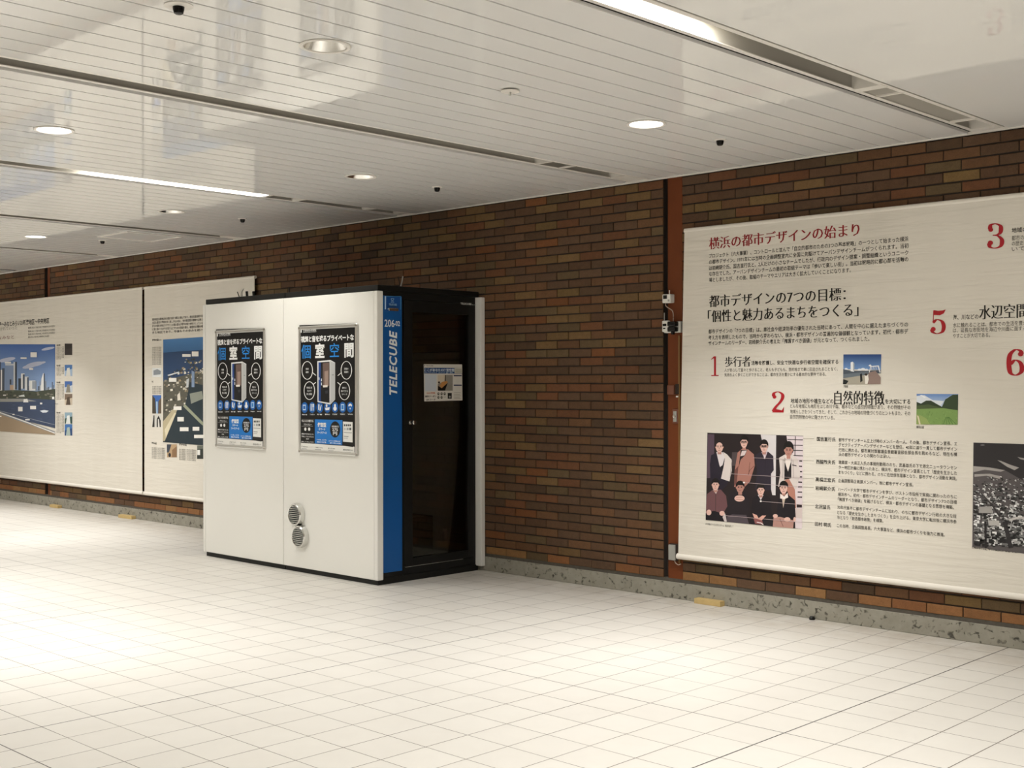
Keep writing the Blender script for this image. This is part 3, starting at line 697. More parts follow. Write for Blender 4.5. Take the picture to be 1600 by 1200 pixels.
    p.poly([(930, 600), (1000, 560), (1070, 690), (1085, 900), (1060, 900), (990, 720)], '#b37c6c', 4); p.line([(1040, 410), (1090, 420)], 9, '#2b2226', 7); p.line([(940, 340), (930, 560)], 5, '#9d9290', 6); p.line([(1050, 360), (1055, 560)], 5, '#9d9290', 6)
    head(1000, 240, 46, 74, 0.9, False, SKD, True)
    # seated, from the left
    p.poly([(75, 740), (140, 690), (230, 690), (290, 760), (305, 880), (250, 970), (60, 1010), (62, 860)], '#6d4a4e', 6); p.poly([(58, 960), (150, 930), (300, 980), (300, 1055), (58, 1035)], '#17121a', 7); p.line([(172, 720), (170, 950)], 5, '#2c1d20', 7); p.poly([(140, 690), (175, 740), (200, 690)], '#c9b7b4', 7)
    p.oval(95, 950, 28, 32, SK, 8); p.oval(245, 960, 30, 28, SK, 8); p.poly([(250, 1000), (280, 960), (300, 1055), (270, 1052)], '#cfc4c4', 8)
    head(170, 635, 40, 62, 1.0)
    p.poly([(320, 740), (400, 700), (500, 720), (550, 800), (555, 1000), (300, 1000), (305, 850)], '#211a20', 6); p.poly([(300, 1000), (360, 970), (520, 980), (550, 1080), (300, 1055)], '#50474e', 7); p.oval(445, 790, 58, 36, SK, 13); p.line([(400, 800), (490, 806)], 6, SKD, 14); p.line([(405, 780), (480, 776)], 5, SKD, 14)
    head(450, 665, 44, 62, 0.95, False, SKD)
    p.poly([(590, 790), (650, 745), (740, 745), (800, 800), (810, 1000), (560, 1000)], '#1b151b', 6); p.poly([(650, 750), (715, 750), (685, 810)], '#d8cfd2', 7); p.poly([(560, 985), (830, 1005), (820, 1110), (560, 1080)], '#1c161c', 7); p.poly([(590, 960), (640, 980), (660, 1015), (700, 985), (745, 985), (690, 1045), (620, 1035)], '#dba99a', 8); p.poly([(600, 1010), (700, 1040), (715, 1090), (620, 1075)], '#8d5554', 9); p.line([(640, 1060), (690, 1070), (715, 1090)], 9, '#ece6e6', 10)
    head(685, 695, 40, 62, 1.0)
    p.poly([(880, 800), (920, 760), (1010, 760), (1070, 810), (1080, 1010), (1000, 1030), (860, 1010)], '#19131a', 6); p.poly([(905, 735), (950, 770), (990, 725), (995, 780), (950, 800), (905, 790)], '#efe5e0', 9); p.poly([(925, 790), (962, 790), (940, 900)], '#c9b8a8', 8); p.poly([(810, 1010), (900, 1000), (1060, 1040), (1050, 1130), (810, 1110)], '#b58a80', 7); p.oval(850, 990, 28, 22, SK, 8); p.oval(985, 1030, 36, 26, SK, 8); p.oval(1068, 1030, 14, 28, SK, 8)
    p.line([(900, 1020), (940, 1110)], 6, '#6e4a46', 9)
    head(945, 670, 44, 66, 0.95)
    for a in ([(600, 328), (1165, 355)], [(335, 510), (1165, 560)], [(500, 610), (1165, 665)], [(690, 822), (1165, 862)], [(285, 985), (1165, 1062)]): p.line(a, 4.5, '#b9a7a8', 16)
    p.oval(497, 610, 12, 10, '#f3eeee', 17); p.oval(688, 822, 11, 10, '#f3eeee', 17)
    p.photo()
    for y in (685, 719.5, 747.5, 761, 789, 816): p.line([(1255, y), (1272, y + 0.6)], 0.5, '#a39b8c', 2)
    T('1971年頃のアーバンデザインチーム　横浜市役所にて', (1102.5, 820.3), 1146, 0.017, INK)
    p.photo(1260, 670, 6.4)
    nm_ = [('国吉直行氏', 105, 122, 292), ('西脇敏夫氏', 98, 348, 290), ('高橋正宏氏', 92, 525, 290), ('岩崎駿介氏', 90, 612, 288), ('北沢猛氏', 86, 795, 240), ('田村 明氏', 86, 970, 248)]
    for s, x, y, r in nm_: T(s, (x, y), r, 0.029, INK, bold=0.012)
    ds = [('都市デザインチーム立上げ時のメンバーの一人。その後、都市デザイン室長、エ', 322, 128, 1508), ('グゼクティブアーバンデザイナーなどを歴任。40年に渡り一貫して都市デザイン', 322, 178, 1508), ('行政に携わる。都市美対策審議会景観審査部会部会長を務めるなど、現在も横', 322, 228, 1508), ('浜の都市デザインとの関わりは深い。', 322, 274, 840),
          ('建築家・大高正人氏の事務所勤務ののち、武基雄氏の下で港北ニュータウンセン', 322, 352, 1505), ('ター地区計画に携わったあと、横浜市、都市デザイン室長として「歴史を生かした', 322, 402, 1505), ('まちづくり」などに携わる。のちに佐世保市理事となり、都市デザイン活動を実践。', 322, 452, 1505),
          ('企画調整局企画課メンバー。後に都市デザイン室長。', 318, 535, 1070), ('ハーバード大学で都市デザインを学び、ボストン市役所で実務に関わったのちに', 316, 622, 1505), ('横浜市へ。初代・都市デザインチームのリーダーとなり、都市デザイン7つの目標', 316, 672, 1505), ('「擁護すべき価値」を掲げるなど、横浜・都市デザインの基礎となる思想を構築。', 316, 722, 1475),
          ('70年代後半に都市デザインチームに加わり、のちに都市デザイン行政の大きな柱', 310, 802, 1502), ('となる「歴史を生かしたまちづくり」を立ち上げる。東京大学に転出後に横浜市参', 308, 854, 1502), ('与となり「創造都市政策」を構築。', 308, 902, 770), ('この当時、企画調整局長。六大事業など、横浜の都市づくりを強力に推進。', 305, 984, 1385)]
    for s, x, y, r in ds: T(s, (x, y), r, 0.0255, '#2b2721', bold=0.002)
    # black and white aerial view of a port town
    p.photo(1510, 680, 6.311)
    p.poly([(70, 72), (1500, 118), (1500, 1290), (58, 1100)], '#2d2a2c', 1)
    p.poly([(68, 320), (380, 345), (600, 470), (1500, 420), (1500, 1290), (58, 1100)], '#585354', 2)
    for pl in ([(305, 245), (345, 255), (430, 290), (520, 320), (475, 345), (400, 310)], [(505, 215), (640, 240), (640, 262), (530, 235)], [(70, 305), (230, 318), (380, 345), (340, 360), (180, 340), (70, 365)], [(80, 385), (230, 380), (340, 405), (330, 430), (200, 400), (80, 410)]): p.poly(pl, '#a39e9b', 3)
    p.oval(160, 97, 22, 5, '#8f8a8a', 3)
    random.seed(11)
    for k in range(1700):
        yy = random.random()**0.8; y = 410 + yy*680; x = random.uniform(66, 1420)
        if x > 500: y += (x - 500)*0.10
        sz = (8 + yy*20)*random.uniform(0.5, 1.2); g = random.choice([35, 45, 60, 85, 110, 140, 170, 200, 225, 235]); a = random.uniform(-0.3, 0.2)
        hx, hy = sz, sz*random.uniform(0.4, 0.9)
        x = min(max(x, 66 + sz*1.5), 1440)
        lim = 1090 + (x - 60)*0.115 - hy - 6
        y = min(y, lim)
        p.poly([(x - hx, y - hy + a*hx), (x + hx, y - hy - a*hx), (x + hx, y + hy - a*hx), (x - hx, y + hy + a*hx)], (g, g, g), 4 + k % 6)
        p.poly([(x - hx, y + hy*0.3 + a*hx), (x + hx*0.2, y + hy*0.3), (x + hx*0.2, y + hy), (x - hx, y + hy + a*hx)], (28, 26, 27), 4.5 + k % 6)
    p.line([(150, 570), (250, 680), (330, 800)], 16, '#3a3638', 11); p.line([(165, 575), (250, 665)], 6, '#b4b0ae', 11.5); p.line([(380, 850), (440, 1110)], 42, '#2f2c2e', 11); p.line([(190, 850), (195, 1110)], 22, '#242123', 11)
    p.line([(425, 835), (520, 812), (800, 830)], 22, '#c7c3c0', 11); p.poly([(130, 705), (255, 700), (258, 770), (125, 765)], '#a3a09d', 11); p.poly([(215, 838), (325, 842), (330, 890), (225, 890)], '#b5b2af', 11)
    p.photo(); T('1960年代後半の横浜港と都心部周辺。関内、伊勢佐木、山下ふ頭方面を望む', (1519, 857.5), 1700, 0.022, INK, bold=0.02)

def skyline(p, x0, x1, top, bot, n, cols, seed, layer):
    random.seed(seed); x = x0
    while x < x1:
        wd = random.uniform(0.4, 1.0)*(x1 - x0)/n; h = random.uniform(0.15, 1.0)**1.4*(bot - top)
        p.rect(x, bot - h, x + wd, bot, random.choice(cols), layer); x += wd*random.uniform(0.8, 1.3)

def draw_left(p):
    T = p.text
    T('屋〜みなとみらい21新港地区〜中央地区', (-2, 511), 77, 0.074, INK, bold=0.02)
    T('かつての造船所や港湾施設の跡地にひらかれていった', (-75, 522), 27, 0.055, '#8b857a'); T('まち。開放的なみなと', (-40, 533), 22, 0.055, '#7a3f38')
    for y, r in ((514, 86), (519.5, 86), (524, 86), (528.5, 77)): T('横浜の新しい都心として計画された地区、歩行者の軸を中心にまちなみを整える', (44, y), r, 0.028, INK, bold=0.0)
    p.photo(0, 480, 5.7167)
    p.grad([(-1100, 330), (494, 332), (492, 760), (-1100, 790)], '#3d62a4', '#93aed4', 1)
    for x, y, rx, ry in ((310, 510, 80, 20), (260, 530, 60, 16), (430, 370, 60, 12), (60, 470, 80, 18), (380, 495, 30, 10), (-200, 460, 140, 30), (-500, 520, 160, 30)): p.oval(x, y, rx, ry, '#b9c0d6', 2, rot=-0.2)
    skyline(p, -1100, -60, 470, 760, 24, ['#8f98a8', '#b9bec8', '#5c6474', '#d7d9dc'], 5, 3); skyline(p, 240, 492, 650, 745, 16, ['#c9ced6', '#8d97a8', '#e2e4e6', '#5f6979'], 8, 3)
    p.rect(-60, 560, 20, 770, '#e2e3e3', 4); p.rect(0, 490, 8, 740, '#3a4252', 4); p.rect(20, 545, 42, 765, '#4a5363', 4); p.rect(48, 505, 130, 745, '#7f93b5', 4); p.rect(48, 505, 126, 520, '#c7ccd4', 5); p.rect(88, 645, 102, 690, '#333c4a', 5); p.rect(90, 695, 140, 740, '#c7ab93', 5)
    p.rect(122, 490, 140, 740, '#cfd2d4', 5); p.rect(136, 488, 152, 735, '#2f3746', 5); p.rect(165, 636, 190, 740, '#39424f', 5)
    p.rect(190, 592, 222, 728, '#e8e9e9', 6); p.rect(206, 600, 222, 728, '#4b5565', 7); p.rect(224, 620, 256, 740, '#dfe1e2', 6); p.rect(244, 626, 258, 740, '#5a6474', 7); p.rect(262, 655, 318, 745, '#e4e5e4', 6); p.rect(290, 660, 318, 730, '#9fa8b4', 7)
    p.poly([(366, 745), (372, 640), (388, 590), (402, 592), (408, 745)], '#e6e7e7', 8); p.poly([(392, 592), (402, 592), (408, 745), (394, 745)], '#4d586a', 9)
    p.poly([(-1100, 760), (0, 745), (140, 740), (330, 752), (494, 730), (494, 825), (-1100, 840)], '#464c40', 10)
    random.seed(21)
    for k in range(120):
        x = random.uniform(-1080, 480); y = random.uniform(750, 812); p.oval(x, y, random.uniform(5, 16), random.uniform(4, 10), random.choice(['#5b6150', '#353b33', '#7a776c', '#4f4a44', '#8d897d']), 11, 8)
    p.poly([(-1100, 830), (220, 815), (494, 828), (494, 1080), (0, 960), (-1100, 960)], '#3e4c68', 11); p.poly([(-1100, 820), (220, 818), (330, 840), (160, 845), (-1100, 845)], '#9b9c98', 12)
    for k in range(60): x = random.uniform(-1000, 480); y = random.uniform(850, 1010); p.line([(x, y), (x + random.uniform(10, 50), y)], 3, random.choice(['#56658a', '#2f3b54', '#4a5878']), 12)
    p.poly([(-1100, 930), (0, 930), (494, 1115), (494, 1140), (0, 1108), (-1100, 1080)], '#a08c74', 13); p.poly([(-1100, 930), (0, 930), (494, 1110), (494, 1130), (0, 955), (-1100, 955)], '#8b8e92', 14); p.line([(0, 940), (250, 1030), (494, 1125)], 8, '#e9e9e7', 15)
    p.line([(0, 925), (250, 990), (494, 1050)], 3, '#aeb3b8', 15)
    p.poly([(212, 850), (216, 822), (248, 818), (258, 850)], '#f0f0ee', 15); p.poly([(170, 790), (220, 780), (225, 800), (175, 800)], '#cfd3d2', 15); p.poly([(360, 925), (400, 918), (440, 925), (420, 940), (385, 942)], '#dfe6ee', 15); p.poly([(468, 800), (490, 800), (490, 822), (468, 822)], '#e9ebeb', 15)
    for x, y, wd, hh in ((75, 495, 56, 14), (215, 455, 54, 14), (305, 425, 56, 44), (283, 552, 36, 16), (45, 786, 26, 10), (186, 910, 40, 40), (300, 896, 52, 30), (372, 860, 20, 16), (250, 1005, 40, 10), (125, 958, 20, 10), (5, 975, 26, 10)):
        p.rect(x - wd/2, y - hh/2, x + wd/2, y + hh/2, '#eceae6', 16)
    # strip of small pictures and captions
    for (y0, y1, cs) in ((325, 428, ['#2b2624', '#3a3331']), (515, 615, ['#4f79b2', '#a9bfd8', '#d9d8d0']), (662, 762, ['#4a6fae', '#c4ccd6', '#8a8578']), (775, 873, ['#7a6a5c', '#c9bca8', '#55483e']), (940, 1040, ['#8fa9b8', '#39564f', '#dfe3e0']), (1045, 1147, ['#4676b4', '#2e4f80', '#a8b8b0'])):
        p.rect(578, y0, 646, y1, cs[0], 1); p.poly([(578, y0 + (y1-y0)*0.55), (646, y0 + (y1-y0)*0.35), (646, y1), (578, y1)], cs[1], 2)
        if len(cs) > 2: p.poly([(590, y1), (600, y0 + 30), (622, y0 + 25), (630, y1)], cs[2], 3)
    for y0, n in ((340, 9), (522, 6), (672, 11), (942, 13)):
        p.text('地区の概要', (506, y0 + 8), 540, 0.022, INK, bold=0.02)
        for k in range(n): p.text('海と街をつなぐ軸線', (506, y0 + 24 + k*13), 572 if k < n-1 else 545, 0.0155, '#575048')
    p.photo()

def draw_mid(p):
    T = p.text
    ln = ['関内地区は開港以来の歴史を持つ横浜の都心であり、歴史的建造物や街並みが残る', '水辺と歴史の界隈を歩く楽しさを大切に、歩行者空間の整備や広場づくりを進め', 'まちの個性を伸ばすデザインの積み重ねが都市の魅力を形づくっている、このよう', 'に港と街のつながりを取りもどすための取組を重ね、創造的な活動の場をひろげて', 'きた地区であり、今後もその歩みを続けていく']
    for k, s in enumerate(ln): T(s, (238, 501.3 + k*5.1), 330, 0.030, INK, bold=0.005)
    p.photo(228, 485, 5.0)
    X = 700
    p.grad([(135, 228), (X, 190), (X, 380), (135, 400)], '#4a7eb4', '#2c5078', 1); p.poly([(135, 330), (X, 290), (X, 600), (135, 600)], '#2a4468', 2)
    p.poly([(135, 555), (250, 520), (330, 500), (X, 420), (X, 1075), (135, 1025)], '#5c5a50', 3)
    random.seed(31)
    for k in range(420):
        y = random.uniform(380, 800); x = random.uniform(140 + max(0, 560 - y)*1.0, X - 14); sz = random.uniform(3, 11)
        g = random.choice(['#8f8a7c', '#c9c4b4', '#e4e0d4', '#4b4a42', '#6f6a58', '#34382f', '#a08f74']); p.poly([(x - sz, y - sz*0.6), (x + sz*0.8, y - sz*0.8), (x + sz, y + sz*0.6), (x - sz*0.9, y + sz)], g, 4 + k % 4)
    p.poly([(140, 1010), (248, 770), (310, 730), (330, 640), (345, 560), (X, 640), (X, 1075), (135, 1028)], '#26343c', 9); p.poly([(135, 870), (215, 770), (250, 770), (150, 1020), (135, 1020)], '#b9ae90', 10); p.poly([(150, 930), (225, 800), (240, 800), (158, 1000)], '#d9d0b4', 11)
    p.line([(300, 740), (360, 800), (440, 880), (X, 1060)], 22, '#9aa08a', 11); p.poly([(345, 650), (440, 630), (450, 690), (355, 730)], '#8d9288', 11); p.poly([(360, 470), (382, 480), (382, 600), (360, 600)], '#8296b4', 11); p.poly([(320, 540), (340, 530), (335, 600), (318, 605)], '#c4c9cc', 11); p.poly([(248, 660), (268, 640), (275, 700), (250, 705)], '#ddd8cc', 11)
    p.poly([(170, 505), (260, 478), (268, 486), (180, 512)], '#d6dade', 11)
    for x, y, wd, hh in ((320, 352, 66, 22), (388, 340, 52, 38), (212, 543, 58, 30), (250, 764, 62, 28), (274, 850, 50, 34), (302, 928, 68, 30), (394, 925, 52, 30), (425, 985, 90, 26)): p.rect(x - wd/2, y - hh/2, x + wd/2, y + hh/2, '#eae8e2', 12)
    p.rect(50, 450, 122, 520, '#dfe2e2', 1); p.poly([(60, 470), (90, 458), (118, 475), (115, 500), (60, 505)], '#8d949c', 2)
    p.rect(50, 662, 120, 806, '#3d6ab4', 1); p.poly([(50, 662), (72, 690), (80, 806), (50, 806)], '#4a4238', 2); p.poly([(120, 680), (98, 710), (96, 806), (120, 806)], '#6a5a48', 2); p.rect(80, 712, 92, 806, '#a9c4d8', 2)
    p.rect(50, 812, 120, 912, '#d4d2cc', 1); p.poly([(50, 912), (60, 820), (68, 820), (68, 912)], '#3a3835', 2); p.poly([(85, 912), (85, 850), (100, 822), (116, 860), (116, 912), (108, 912), (104, 850), (94, 850), (94, 912)], '#262523', 2)
    p.rect(164, 1046, 242, 1148, '#b59a78', 1); p.poly([(164, 1046), (200, 1046), (180, 1110), (164, 1110)], '#3c4450', 2); p.poly([(242, 1060), (205, 1090), (205, 1148), (242, 1148)], '#8a6c50', 2); p.oval(186, 1130, 10, 16, '#22222c', 3)
    p.rect(400, 1056, 520, 1160, '#6b7066', 1); p.poly([(400, 1085), (450, 1080), (450, 1160), (400, 1160)], '#2e332e', 2); p.rect(402, 1090, 424, 1130, '#e6e6e2', 3)
    T2 = p.text
    for y0, n, xa, xb in ((240, 1, 50, 122), (296, 11, 50, 122), (600, 5, 50, 122), (1078, 7, 46, 152), (1090, 7, 260, 392)):
        for k in range(n): T2('街の歴史と水辺の景観を', (xa, y0 + k*13), xb, 0.0155, '#57524a')
    for x, y, r in ((50, 240, 100), (46, 565, 58), (46, 1045, 84), (260, 1056, 320)): T2('歴史の街', (x, y), r, 0.024, INK, bold=0.02)
    p.photo()

banner([(-5.247, 0.306), (-0.55, 0.306), (-0.55, 2.612), (-5.188, 2.612)], 'white wall banner with red numerals and group photograph at right of the steel column', draw_right, 'printed wall banners')
banner([(-20.4, 0.306), (-12.66, 0.306), (-12.655, 2.612), (-20.4, 2.618)], 'leftmost wall banner, mostly blank with a skyline and bay photograph', draw_left, 'printed wall banners')
banner([(-12.612, 0.306), (-10.46, 0.306), (-10.46, 2.605), (-12.605, 2.612)], 'narrow wall banner with aerial harbour photograph, partly hidden behind the left booth', draw_mid, 'printed wall banners')

# ------------------------------------------------------------------ telework booths
BX0, BXM, BX1 = -9.690, -8.474, -7.266      # left end, seam, right end of the white sides
FY, RY = -1.117, -0.006                      # corridor side, wall side
def booth(xa, xb, s, label, door_right):
    """xa..xb the white sides; s = +1 when the door looks to +x, -1 when it looks to -x"""
    t = thing('phone_booth', label, 'booth', ((xa + xb)/2, (FY + RY)/2, 0), 'twin phone booths')
    xd = xb if s > 0 else xa                  # door end
    xw = xa if s > 0 else xb                  # closed end
    D = lambda d: xd - s*d                    # d metres in from the door end
    g = 0.003*s
    b = MB(); b.box((xw + g*1.5, -1.095, 0.0), (D(0.022), -0.03, 0.05)); b.build('plinth', 'black', t)
    b = MB(); b.box((xw + g*1.5, FY + 0.02, 2.248), (D(0.016), -0.02, 2.292)); b.build('roof', 'black', t, bevel=0.004)
    MB().box((xw + g, FY, 0.040), (D(0.040), FY + 0.058, 2.244)).build('side_panel', 'white', t, bevel=0.005)
    MB().box((D(0.0385), FY - 0.001, 0.039), (D(0), FY + 0.060, 2.245)).build('edge_profile', 'white', t, bevel=0.007)
    MB().box((xw + g, RY - 0.045, 0.040), (D(-0.041), RY, 2.244)).build('side_panel', 'white', t, bevel=0.005)
    # shell: closed end, top and bottom decks, inner linings
    b = MB(); b.box((xw + g*2, FY + 0.06, 0.05), (xw + g*2 + s*0.05, RY - 0.046, 2.248)); b.box((xw + s*0.06, FY + 0.06, 0.05), (D(0.06), RY - 0.046, 0.085)); b.box((xw + s*0.06, FY + 0.06, 2.215), (D(0.06), RY - 0.046, 2.248))
    b.build('shell', 'black', t)
    b = MB(); b.box((xw + s*0.06, FY + 0.06, 0.086), (D(0.08), FY + 0.09, 2.214)); b.box((xw + s*0.06, RY - 0.075, 1.80), (D(0.08), RY - 0.047, 2.214)); b.build('dark_lining', 'black', t)
    b = MB(); b.box((xw + s*0.06, RY - 0.075, 0.086), (D(0.08), RY - 0.047, 1.798)); b.box((xw + s*0.053, FY + 0.092, 0.086), (xw + s*0.06, RY - 0.076, 2.214)); b.build('wall_felt', 'felt', t)
    b = MB(); b.box((xw + s*0.062, -0.60, 0.087), (D(0.50), -0.085, 0.42)); b.build('bench', 'black', t, bevel=0.01)
    # blue panel beside the door
    MB().box((D(0.060), -1.045, 0.088), (D(0.018), -0.853, 2.212)).build('accent_panel', 'blue', t, bevel=0.003)
    # door end frame and door leaf
    b = MB(); b.frame((D(0.060), -0.849, 0.052), (D(0.024), RY - 0.048, 2.246), (-0.835, 0.112), (-0.075, 2.190), 0); b.box((D(0.060), FY + 0.061, 0.052), (D(0.024), -0.849, 0.087)); b.box((D(0.060), FY + 0.061, 2.213), (D(0.024), -0.849, 2.246))
    b.build('door_surround', 'black', t, bevel=0.002)
    b = MB(); b.frame((D(0.056), -0.832, 0.115), (D(0.018), -0.078, 2.187), (-0.745, 0.175), (-0.135, 2.098), 0)
    d = b.build('door', 'black', t, bevel=0.002)
    def sub(mb, name, mat, **kw):
        o = mb.build(name, mat, t, **kw); o.parent = d; return o
    sub(MB().box((D(0.040), -0.746, 0.174), (D(0.034), -0.134, 2.099)), 'glass_pane', 'glass')
    h = MB(); h.lathe([(0.0, 0.0), (0.020, 0.0), (0.020, 0.008), (0.011, 0.010), (0.011, 0.035), (0.017, 0.038), (0.017, 0.055), (0.013, 0.058), (0.0, 0.058)] if s > 0 else [(0.0, 0.0), (0.020, 0.0), (0.020, -0.008), (0.011, -0.01), (0.011, -0.035), (0.017, -0.038), (0.017, -0.055), (0, -0.058)], (D(0.018), -0.775, 1.235), axis='x', seg=20)
    sub(h, 'door_knob', 'chrome', smooth=True)
    return t, d

tr, door_r = booth(BXM, BX1, 1, 'right-hand telework booth with blue strip, smoked glass door and two chrome vents', True)
tl, door_l = booth(BX0, BXM, -1, 'left-hand telework booth, plain white side with dark roof, no vents', False)

# round vents on the white side of the right booth
for cx, cz in ((-8.270, 0.474), (-8.218, 0.300)):
    y = FY
    b = MB(); b.lathe([(0.092, 0.0), (0.094, -0.012), (0.088, -0.040), (0.080, -0.046), (0.074, -0.044), (0.074, 0.0)], (cx, y, cz), axis='y', seg=40)
    vnt = b.build('round_vent', 'chrome', tr, smooth=True)
    o = MB().disc((cx, y - 0.006, cz), 0.076, axis='y').build('vent_back', 'black', tr); o.parent = vnt
    b = MB()
    for k in range(-4, 5):
        z = cz + k*0.0155; hw = math.sqrt(max(0.075**2 - (k*0.0155)**2, 0))
        b.box((cx - hw, y - 0.043, z - 0.0026), (cx + hw, y - 0.022, z + 0.0026))
    o = b.build('vent_louvres', 'alu', tr); o.parent = vnt

# lettering on the door end of the right booth
pr = Print((BX1 - 0.0175, 0, 0), (0, 1, 0), (0, 0, 1), (1, 0, 0)).photo()
pr.text('206', (600.8, 511.5), 616.2, 0.078, '#e9eef2', 1, bold=0.015); pr.text('-02', (615.9, 509.8), 624.9, 0.052, '#e9eef2', 1, bold=0.02)
pr.sheet()
T0 = at(613.5, 617, 0, BX1 - 0.0175); T1 = at(613.5, 516.5, 0, BX1 - 0.0175)
vs, fs = glyphs('TELECUBE', 0.03, 0.22, 1.12); lo, hi = min(v[0] for v in vs), max(v[0] for v in vs)
k = (T1.z - T0.z)/(hi - lo); em = 0.105
pr.put([(-0.908 - (y)*em*1.0, T0.z + (x - lo)*k) for x, y in vs], fs, '#eef2f4', 1)
pr.build('lettering', 'print', tr)
# logo holder at the top of the blue strip
pr = Print((BX1 - 0.0165, 0, 0), (0, 1, 0), (0, 0, 1), (1, 0, 0)).photo(560, 430, 20)
pr.rect(820, 660, 1340, 1110, '#0a4a92', 0.5); pr.rect(822, 655, 862, 1065, '#b9d4ec', 1); pr.rect(1305, 690, 1335, 1080, '#3f7fb4', 1); pr.rect(860, 655, 1330, 672, '#3f7fb4', 1)
pr.line([(1020, 730), (1110, 730), (1090, 780), (1060, 800), (1030, 780), (1020, 730)], 16, '#8fb4d6', 1); pr.line([(1060, 800), (1010, 850), (1115, 850), (1060, 800)], 12, '#8fb4d6', 1)
pr.text('TELECUBE', (950, 945), 1200, 0.020, '#8fb4d6', 1, bold=0.03)
pr.build('logo_card', 'print', tr, (MB().box((BX1 - 0.018, -1.025, 2.105), (BX1 - 0.0168, -0.862, 2.205)), 'blue'))
a, b_ = at(606.5, 481, 0, BX1), at(621.5, 486.5, 0, BX1)
MB().box((BX1 - 0.018, a.y, b_.z), (BX1 + 0.012, b_.y, a.z)).build('card_clip', 'chrome', tr, bevel=0.004)
# maker's name on the black header
pr = Print((BX1 - 0.0175, 0, 0), (0, 1, 0), (0, 0, 1), (1, 0, 0)).photo()
pr.text('TELECUBE', (719.5, 476), 736.5, 0.022, '#d4d4d0', 1, bold=0.03); pr.text('by VCJ', (737.5, 476.8), 745.5, 0.010, '#b9b9b4', 1, bold=0.03)
o = pr.build('lettering', 'print', tr); o.parent = door_r
# thin metal strip imitating the light reflection in the gap under the door
MB().box((BX1 - 0.024, -0.82, 0.1085), (BX1 - 0.0185, -0.20, 0.1115)).build('door_gap_glint', 'alu', tr)
# white plug hanging inside behind the glass
p0 = at(697, 826, 0, -7.62)
b = MB(); b.box((-7.63, p0.y - 0.03, p0.z - 0.02), (-7.60, p0.y + 0.012, p0.z)); b.box((-7.63, p0.y - 0.014, p0.z - 0.10), (-7.60, p0.y + 0.010, p0.z - 0.018)); b.build('plug', 'plastic', tr, bevel=0.003)

# notice stuck on the glass
pr = Print((BX1 - 0.030, 0, 0), (0, 1, 0), (0, 0, 1), (1, 0, 0)).photo(655, 560, 16)
R = pr.rect
pr.poly([(112, 145), (1070, 150), (1080, 1050), (125, 1075)], '#d6d3cc', 1)
pr.oval(135, 183, 9, 16, '#33383d', 2); pr.text('TELECUBE', (165, 196), 350, 0.0088, '#3a3d40', 2, bold=0.03)
pr.poly([(122, 232), (1070, 240), (1072, 380), (122, 378)], '#153f78', 2); R(880, 242, 1072, 372, '#c9c6ba', 3)
pr.text('ここがあなたの個室空間', (128, 325), 872, 0.0253, '#d3dfea', 3, bold=0.03); pr.text('スマートワークブース　テレワーク・会議・学習に', (130, 372), 850, 0.0105, '#c5d5e4', 3, bold=0.03)
for y in (285, 320, 350): pr.line([(900, y), (1055, y)], 9, '#6e6c62', 4)
R(140, 400, 430, 820, '#c3cbd4', 2)
R(462, 412, 835, 808, '#8a867d', 2); pr.poly([(462, 412), (640, 412), (632, 570), (462, 640)], '#cfc4b2', 3); pr.poly([(640, 412), (660, 412), (660, 560), (632, 560)], '#3a332c', 4); pr.poly([(835, 412), (835, 620), (760, 660), (700, 600), (670, 560), (670, 412)], '#908c84', 3)
pr.poly([(500, 690), (560, 590), (690, 560), (710, 600), (560, 745)], '#c08a52', 5); pr.poly([(462, 680), (560, 745), (710, 610), (640, 808), (462, 808)], '#15110f', 4); pr.oval(490, 600, 24, 26, '#2b211c', 6)
R(860, 415, 1058, 447, '#2b3a5c', 3); R(860, 655, 1062, 687, '#2b3a5c', 3)
pr.text('QUO特典', (180, 885), 395, 0.0132, '#b85a30', 2, bold=0.03); pr.text('無料クーポン', (145, 972), 430, 0.0154, '#2c2a2a', 2, bold=0.03); pr.text('QRコード', (165, 1052), 405, 0.0143, '#2c2a2a', 2, bold=0.03)
for x in (478, 558, 636):
    for y in (885, 975):
        if (x, y) != (636, 975): pr.oval(x, y, 26, 36, '#3b3a36', 2); pr.oval(x, y - 6, 10, 12, '#c9c6ba', 3)
pr.line([(610, 965), (668, 965)], 8, '#8a877c', 2); R(710, 865, 812, 1008, '#1d1d1c', 2); pr.poly([(730, 960), (760, 930), (795, 960), (760, 985)], '#9c9a94', 3)
for y, x1 in ((860, 1035), (905, 1020), (935, 1045), (975, 1015), (1005, 1040)): pr.line([(868, y), (x1, y)], 10, '#8e8b80', 2)
o = pr.build('glass_notice', 'printgloss', tr); o.parent = door_r; o['label'] = 'white and blue notice on the glass door'

